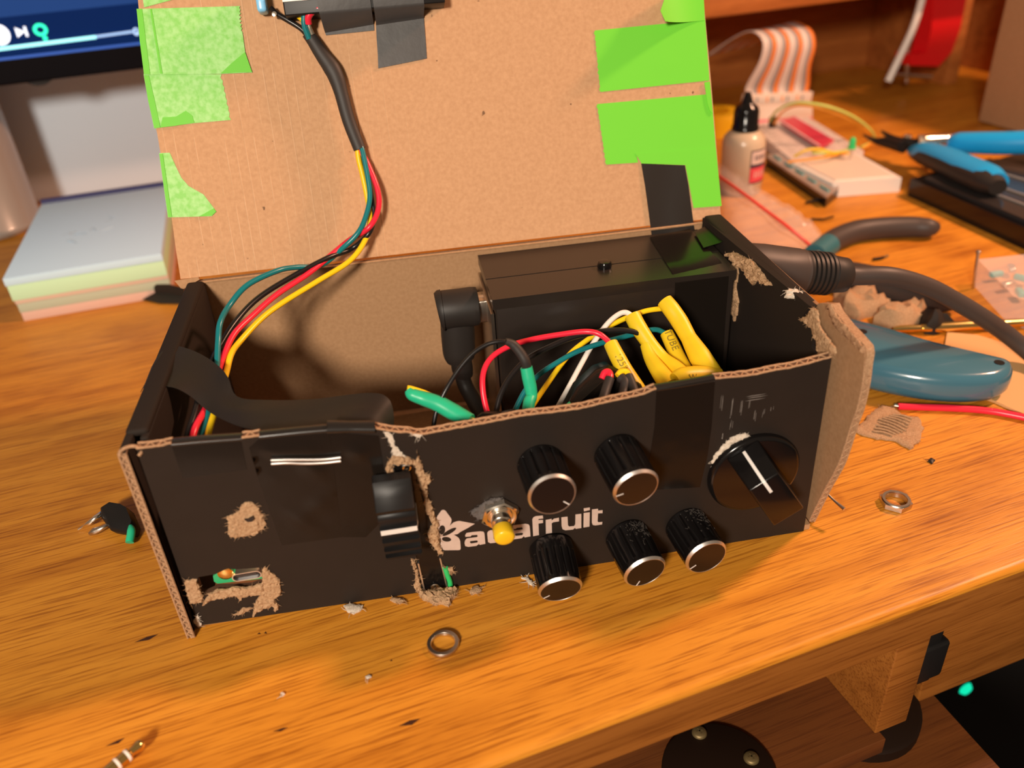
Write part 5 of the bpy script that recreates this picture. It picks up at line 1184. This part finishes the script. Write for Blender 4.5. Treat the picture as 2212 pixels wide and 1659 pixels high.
# clear box with teal bits, upright lead
mat('clear_plastic', (0.9, 0.8, 0.76), 0.1, spec=.7, alpha=0.3)
cb = thing('clear_box', 'clear plastic box of small teal parts at the right border', 'box', tuple([(388.4,151.2,0)][0]))
qe = [tuple(p) for p in [(397,84.4),(443.7,73.1),(384,14.8),(378.3,44.4)]]
m = MB().prism(list(reversed(qe)), .3, 14, DESK); part('case', m, 'clear_plastic', cb)
for (px, py) in ((2150, 585), (2185, 575), (2205, 600), (2170, 610), (2200, 630)):
    pass
for k_, p in enumerate([(386,159.7,4),(397.7,163.7,4),(394.9,152.2,4),(383.9,147.1,4),(383.3,137,4)]):
    part('small_part', MB().box((0, 0, 0), (7, 3.4, 3), Matrix.Translation(Vector(p)) @ Matrix.Rotation(k_ * 1.1, 4, 'Z'), 0, .8), 'teal_pad' if k_ % 2 == 0 else 'steel', cb)
solo('lead_wire', MB().tube([(370.2,154.2,0.5),(367.5,152.6,10),(367.1,153.4,21)], .8, 8, 0, n=5).lathe([(0, -1), (1.3, 0), (1.2, 1), (0, 1.6)], Matrix.Translation(Vector([(367.1,153.4,21)][0])), 12), 'steel', 'thin metal lead standing upright beside the clear box', 'wire', tuple([(371,155.1,0)][0]))

# scraps, rod, knife and wire on the right
def scrap(name, poly, label, matn='kraft_torn', h=2.5, amp=4, step=3, fib=10, cat='scrap', group='torn cardboard scraps', **kw):
    return solo(name, MB().ragged(poly, Matrix.Translation((0, 0, .3)), h, amp, step, 0, .3, -.25, .12, fib, 3, .12), matn, label, cat, (*poly[0][:2], 0), group)
P2 = lambda pts: [p[:2] for p in pts]
scrap('cardboard_scrap', P2([(295.2,160.2,3),(303.9,162.2,3),(312.6,163.2,3),(316.1,158.7,3),(314.6,151.2,3),(318.6,146.7,3),(314,141.4,2),(301.4,138.6,2),(294.2,134.4,2),(290.7,141.6,2)]), 'torn brown cardboard scrap nearest the ear of the right wall', h=5, amp=7, step=2.6)
scrap('cardboard_scrap', P2([(309,138.6,3),(319.2,140,3),(327.2,138.8,3),(334.2,143.3,3),(332.5,137.3,3),(322.7,125.4,3),(313.6,121.9,2),(306.1,123,1),(300.7,130.5,1),(305.1,134.4,2)]), 'torn brown cardboard scrap in front of the lower plier handle', h=5, amp=7, step=2.6)
scrap('cardboard_scrap', P2([(322.8,128.6,6),(329.6,126.7,8),(332.8,119.6,8),(333.6,116.4,6),(328.6,115.8,3),(322.8,114.5,2),(319.3,116.4,4)]), 'curled black-faced cardboard scrap lying on the brass rod', 'black_card', 7, 5, 2.4, 8)
sc4 = P2([(248.5,50.3,2),(256.9,57.1,2),(267.8,64.3,2),(271.5,61.2,2),(272.1,55.3,2),(277.2,52.7,2),(275.2,45,1.5),(270.1,39.1,1),(262.4,34,1),(260.1,40.3,1),(253.9,43.1,1),(250.2,46.7,1)])
mb = MB().ragged(sc4, Matrix.Translation((0, 0, .4)), .8, .8, 1.6, 0, .35, -.3, .4, 14, 2, .1)
cx_ = sum(p[0] for p in sc4) / len(sc4); cy_ = sum(p[1] for p in sc4) / len(sc4)
for k_ in range(-4, 5):
    a_ = Vector((cx_ + k_ * 1.7 - 3.0, cy_ + k_ * 1.1 + 5 - abs(k_) * .7, 1.7)); b_ = Vector((cx_ + k_ * 1.7 + 3.0, cy_ + k_ * 1.1 - 5 + abs(k_) * .7, 1.5))
    mb.tube([a_, a_.lerp(b_, .5) + Vector((.3, .2, .4)), b_], .75, 6, 0, n=4, flat=.6)
solo('cardboard_scrap', mb, 'kraft_torn', 'torn corrugated cardboard scrap with bare ridges, in front of the teal knife', 'scrap', (*sc4[0], 0), 'torn cardboard scraps')
rod = thing('brass_rod', 'shiny brass screwdriver blade lying behind the teal knife', 'screwdriver', tuple([(332.7,121.1,0)][0]))
m = MB().tube([(305.3,120.9,2.2),(309,120.4,2.2),(319.1,118.5,2.2)], [1.2, 1.9, 1.9], 12, 0); m.tube([(318.6,117.9,2.6),(325.3,116.4,2.7),(346.5,113.2,2.8)], [1.9, 2.6, 2.6], 12, 0); m.tube([(346.5,113.2,2.8),(347.3,113,2.8),(354.7,111.9,2.8),(384.6,107.1,3)], [2.6, 2.0, 2.0, 2.0], 12, 0); part('blade', m, 'gold', rod)
mat('paper_tan', (0.62, 0.36, 0.15), .8)
m = MB().prism(list(reversed(P2([(329.2,113.7,0),(340.6,107.7,0),(349.8,94.1,0),(360.3,74.9,0),(332,38.8,0),(318,44,0),(313.2,55.2,0),(306.3,66.7,0),(307.2,84.7,0)]))), .15, 1.2)
solo('tan_card', m, 'paper_tan', 'flat tan card under the tip of the teal knife', 'card', tuple([(329.8,78.8,0)][0]))
mat('knife_teal', (0.05, 0.155, 0.22), .22, coat=.5)
kn = thing('utility_knife', 'teal plastic utility knife handle lying to the right of the box', 'knife', tuple([(305.7,89.4,0)][0]))
ko = [Vector(p[:2]) for p in [(274.4,122.8,14),(281.7,114.9,14),(291.3,103.7,14),(300.9,90.2,14),(311,78.9,14),(319.8,69.8,14),(322.9,65.8,14),(322,60.5,14),(316.8,55.7,14),(308.3,53.4,14),(295.4,55.3,14),(282.8,60.9,14),(271.4,69.2,14),(262.2,78.8,14),(255.6,86.2,14)]]
kc = sum(ko, Vector((0, 0))) / len(ko)
kp, _ = spline([Vector((*p, 0)) for p in ko + [ko[0]]], [0] * (len(ko) + 1), 5); kp = kp[:-1]
rings = []
for (s_, z) in ((.80, 1.6), (.93, 2.6), (.985, 5), (1.0, 8.5), (.985, 12), (.93, 14.4), (.84, 15.4)):
    r_ = []
    for i, p in enumerate(kp):
        d_ = Vector((p.x, p.y)) - kc
        t_ = (kp[(i + 1) % len(kp)] - kp[i - 1]).normalized(); nn = Vector((t_.y, -t_.x))
        if nn.dot(d_) < 0: nn = -nn
        q = Vector((p.x, p.y)) - nn * (1 - s_) * 22
        r_.append(Vector((q.x, q.y, z)))
    rings.append(r_)
m = MB(); n_ = len(kp)
for a in range(len(rings) - 1):
    m.add(rings[a] + rings[a + 1], [(i, n_ + i, n_ + (i + 1) % n_, (i + 1) % n_) for i in range(n_)], 0, True)
m.add(rings[-1], [tuple(reversed(range(n_)))]); m.add(rings[0], [tuple(range(n_))])
kb = part('handle', m, 'knife_teal', kn)
hc = Vector([(315.9,62.2,15.5)][0])
m = MB().lathe([(2.0, -.3), (2.0, .12), (0, .12)], Matrix.Translation(hc), 24); part('hanging_hole', m, 'wire_black', kn, 'dark hanging hole')
m = MB().lathe([(2.2, -.3), (2.2, .12), (0, .12)], Matrix.Translation(Vector([(276.7,101.2,15.5)][0])), 24); part('screw_hole', m, 'wire_black', kn)
m = MB().lathe([(5, .3), (5.4, 1.2), (4.6, 2.6), (0, 3)], Matrix.Translation(Vector([(283.2,78,1)][0])), 32); part('blade_wheel', m, 'smoke_glass', kn)
rw = thing('red_wire', 'red wire with a bare silver tip running off the right border', 'wire', tuple([(295.6,56.8,0)][0]))
m = MB().tube([(272.9,60.6,1.7),(283.3,57.4,1.6),(293.5,54.1,1.6),(303.2,50.2,1.6),(310.4,45.9,1.6),(319.2,38.6,1.6),(329.5,28.7,1.6)], 1.45, 12, 0, n=6); part('insulation', m, 'wire_red', rw)
m = MB().tube([(272,61.9,1.5),(273.7,60.6,1.6)], .8, 8, 0); part('bare_tip', m, 'chrome', rw, 'bare silver tip')

# clamp, white cable and carton at the back
mat('clamp_red', (0.70, 0.008, 0.012), .35)
cl_ = thing('clamp', 'red metal clamp standing in front of the hutch at the back right', 'clamp', tuple([(560.5,539.1,14.4)][0]))
CL = frame(E2 * 420, E1, (0, 0, 1), -E2)
m = MB().prism([(656.4,92.5),(696.6,88.7),(696.8,53.9),(692.4,34.4),(680.1,23.6),(646,28.5),(643.7,38.4),(661.9,37.1),(663.1,57.5)], -9, 9, CL)
part('frame', m, 'clamp_red', cl_)
m = MB().tube([(553,537.7,51.5),(555.7,538.2,35.3),(560.3,539.1,11.1)], 2.2, 10, 0); part('screw', m, 'steel', cl_)
m = MB().tube([(536.7,526.3,23),(553.8,529.7,19.7),(582,535.2,14.8)], 1.7, 10, 0); part('crossbar', m, 'steel', cl_)
solo('white_cable', MB().tube([(550,521.8,98.7),(549.1,521.6,82.4),(545.2,520.8,61.5),(537.1,519.2,40.9),(527.9,517.4,19.1)], 3.2, 12, 0, n=6), 'white_plastic', 'white cable hanging down beside the red clamp', 'cable', tuple([(537.1,519.2,40.9)][0]))
solo('carton', MB().box((695, 240, 85), (120, 150, 168), DESK, 0, 1.2), 'kraft', 'large plain brown carton at the top right border', 'box', tuple(DESK @ Vector((695, 240, 0))))

# ------------------------------------------------------------------ small things on the desk in front
def on_desk(p, z=0): return Vector((p[0], p[1], z))
nc = Vector([(240.1,6.1,0)][0])
hx = [(5.5 * math.cos(PI / 3 * i + .35), 5.5 * math.sin(PI / 3 * i + .35)) for i in range(6)]
m = MB().prism(hx, .3, 2.2, Matrix.Translation(nc), (0, 0, 0), [list(reversed(ellipse(0, 0, 3.7, 3.7, 0, 32)))])
m.lathe([(5.0, 2.2), (4.7, 2.6), (3.8, 2.6), (3.7, 2.2)], Matrix.Translation(nc), 48)
solo('hex_nut', m, 'steel', 'loose hexagonal nut on the desk, right of the box', 'nut', tuple(nc))
nc = Vector([(74.9,-23.8,0)][0])
m = MB().lathe([(3.6, .3), (4.9, .3), (5.0, .6), (5.0, 1.2), (4.8, 1.5), (3.8, 1.5), (3.6, 1.2), (3.6, .3)], Matrix.Translation(nc), 64)
m.box((4.75, .1, .9), (.7, .4, 1.0), Matrix.Translation(nc))
solo('washer_ring', m, 'steel', 'loose silver ring on the desk in front of the box', 'ring', tuple(nc))
solo('lead_wire', MB().tube([(211.9,9.9,10),(212.9,7.6,9.6),(214.3,4.1,8.6),(215.3,1.8,8),(216.2,-0.4,7.6)], [.4, .4, .4, .55, .7], 8, 0, n=4), 'steel', 'thin clipped lead poking out from behind the right wall', 'wire', tuple([(220.4,13.3,0)][0]))
# snapped-off switch on the left
sw = thing('broken_switch', 'small black broken-off switch with bent leads, left of the box', 'switch', tuple([(-41.9,60.7,0)][0]))
sb_ = [Vector(p) for p in [(-45.8,60.1,4),(-46.3,63.2,6),(-42.5,63.2,8),(-37.6,60.9,8),(-35.2,59.4,7),(-31.8,52,5),(-32.5,48.7,3.5),(-36.7,50.8,3),(-40.8,52.7,3)]]
cs_ = sum(sb_, Vector()) / len(sb_)
m = MB(); n_ = len(sb_)
inn_ = [p.lerp(cs_, .12) + Vector((0, 0, 1.2)) for p in sb_]; low_ = [Vector((p.x + 1, p.y + 1.2, max(.3, p.z - 3.6))) for p in sb_]
m.add(low_ + sb_, [(i, (i + 1) % n_, n_ + (i + 1) % n_, n_ + i) for i in range(n_)]); m.add(sb_ + inn_, [(i, (i + 1) % n_, n_ + (i + 1) % n_, n_ + i) for i in range(n_)])
m.add(inn_, [tuple(range(n_))]); m.add(low_, [tuple(reversed(range(n_)))])
part('body', m, 'black_plastic', sw)
m = MB().tube([(-45.9,62.8,4),(-47.4,59.9,4.5),(-50.3,59.1,3),(-52.9,59.6,1.5),(-55.1,59.3,0.6)], [1.1, 1.1, 1.0, .6, .3], 8, 0, n=4); part('lead', m, 'chrome', sw, 'bright bent lead')
m = MB().tube([(-42.2,57.2,3),(-44.3,55.1,3),(-47.7,55.2,1.8),(-49.6,55.2,1)], [.7, .9, 1.4, .8], 8, 0, n=4); part('lead', m, 'steel', sw, 'grey bent lead with a solder blob')
m = MB().tube([(-33.4,52.3,5),(-32.5,49.4,4.2),(-32.9,45.5,2)], [.5, 1.5, 1.5], 10, 0, n=4); part('wire_stub', m, 'sleeve_green', sw, 'green wire stub')
jk = thing('audio_plug', 'gold audio plug tip with white rings at the bottom left border', 'plug', tuple([(-14.7,-44.9,0)][0]))
ja, jb = Vector([(-9.4,-43,3.2)][0]), Vector([(-17,-50.5,3.2)][0]); jd = (jb - ja).normalized(); JM = axis_frame(ja, jd)
m = MB().lathe([(0, 0), (1.1, .1), (1.55, .8), (1.6, 1.6), (1.15, 3.0), (1.2, 3.6), (1.75, 4.0), (1.75, 4.4)], JM, 24); m.lathe([(1.75, 5.2), (1.75, 7.4)], JM, 24); m.lathe([(1.75, 8.2), (1.75, 14)], JM, 24); part('contacts', m, 'gold', jk, 'gold contacts')
m = MB().lathe([(1.75, 4.4), (1.8, 4.5), (1.8, 5.1), (1.75, 5.2)], JM, 24); part('ring', m, 'white_plastic', jk, 'white ring')
m = MB().lathe([(1.75, 7.4), (1.8, 7.5), (1.8, 8.1), (1.75, 8.2)], JM, 24); part('ring', m, 'white_plastic', jk, 'white ring')
# crumbs under the front of the box
scrap('foam_crumb', P2([(44.2,-1.1,0.5),(46.4,-0.6,0.5),(50.7,-2.4,0.5),(49.7,-4.4,0.5),(47.6,-5.3,0.5),(45.8,-4.1,0.5)]), 'white crumb at the foot of the front panel, below the wide tape', 'paper_torn', .5, .6, .7, 4, 'crumb', 'crumbs along the foot of the box')
scrap('card_crumb', P2([(59.3,-1.7,0.4),(60.3,-0.6,0.4),(63.3,-1.7,0.4),(64.1,-3.1,0.4),(62.5,-4.2,0.4),(60.5,-2.8,0.4)]), 'brown card crumb left of the slider slot', 'kraft_torn', .4, .6, .6, 6, 'crumb', 'crumbs along the foot of the box')
scrap('card_crumb', P2([(85.3,-3.6,0.4),(86.8,-1.8,0.4),(88.6,-1.8,0.4),(89.3,-4.1,0.4),(87.7,-4.8,0.4),(85.8,-5,0.4)]), 'brown card crumb right of the slider slot', 'kraft_torn', .4, .6, .6, 6, 'crumb', 'crumbs along the foot of the box')
scrap('paper_wisp', P2([(103,-1.1,0.4),(105.2,-1.2,0.4),(106.4,-3.6,0.4),(106.4,-5.3,0.4),(104.9,-4.6,0.4),(104.4,-2.3,0.4)]), 'white wisp beside the knob under the printed word', 'paper_torn', .3, .4, .5, 10, 'crumb', 'crumbs along the foot of the box')
for (pl_s, lab) in (([(51,-31,0.3),(52,-30.5,0.3),(52.8,-31.3,0.3),(51.8,-32.1,0.3)], 'white speck on the bare desk, left of the loose ring'), ([(26.4,-31.8,0.3),(27,-31.3,0.3),(27.8,-32.4,0.3),(27,-33.1,0.3)], 'white speck furthest left on the bare desk')):
    scrap('foam_crumb', P2(pl_s), lab, 'paper_torn', .3, .4, .5, 2, 'crumb', 'specks on the desk')
scrap('dark_crumb', P2([(264.8,25.9,0.3),(266.6,26.9,0.3),(267.6,25.5,0.3),(265.4,23.9,0.3)]), 'dark crumb on the desk between the corrugated scrap and the nut', 'black_rubber', .4, .4, .6, 2, 'crumb', 'specks on the desk')
# dark flecks in the varnish
mat('wood_scar', (0.05, 0.015, 0.006), .5)
m = MB()
for pts in ([(-21.5,-2,0),(-17.9,-0.5,0),(-14.5,-0.1,0),(-17,-1.9,0)], [(-21.1,-39.5,0),(-18.4,-38.3,0),(-16.3,-37.8,0),(-17.7,-39.3,0)], [(60.2,-49.6,0),(63.2,-48.4,0),(66.2,-48.4,0),(63.8,-50,0)], [(58.4,-26.4,0),(59,-25.8,0),(59.2,-26.5,0)], [(17.2,-6.9,0),(17.8,-6.3,0),(18.3,-7.1,0)], [(19.3,-7,0),(19.8,-6.3,0),(20.3,-7.4,0)], [(25.2,-44.2,0),(28,-43.6,0),(29.3,-43.8,0),(27.3,-44.6,0)]):
    m.prism([p[:2] for p in pts], .005, .05)
tabletop = [c for c in desk.children if c.name == 'tabletop'][0]
part('wood_scars', m, 'wood_scar', tabletop, 'dark scars in the wood', 'stuff')
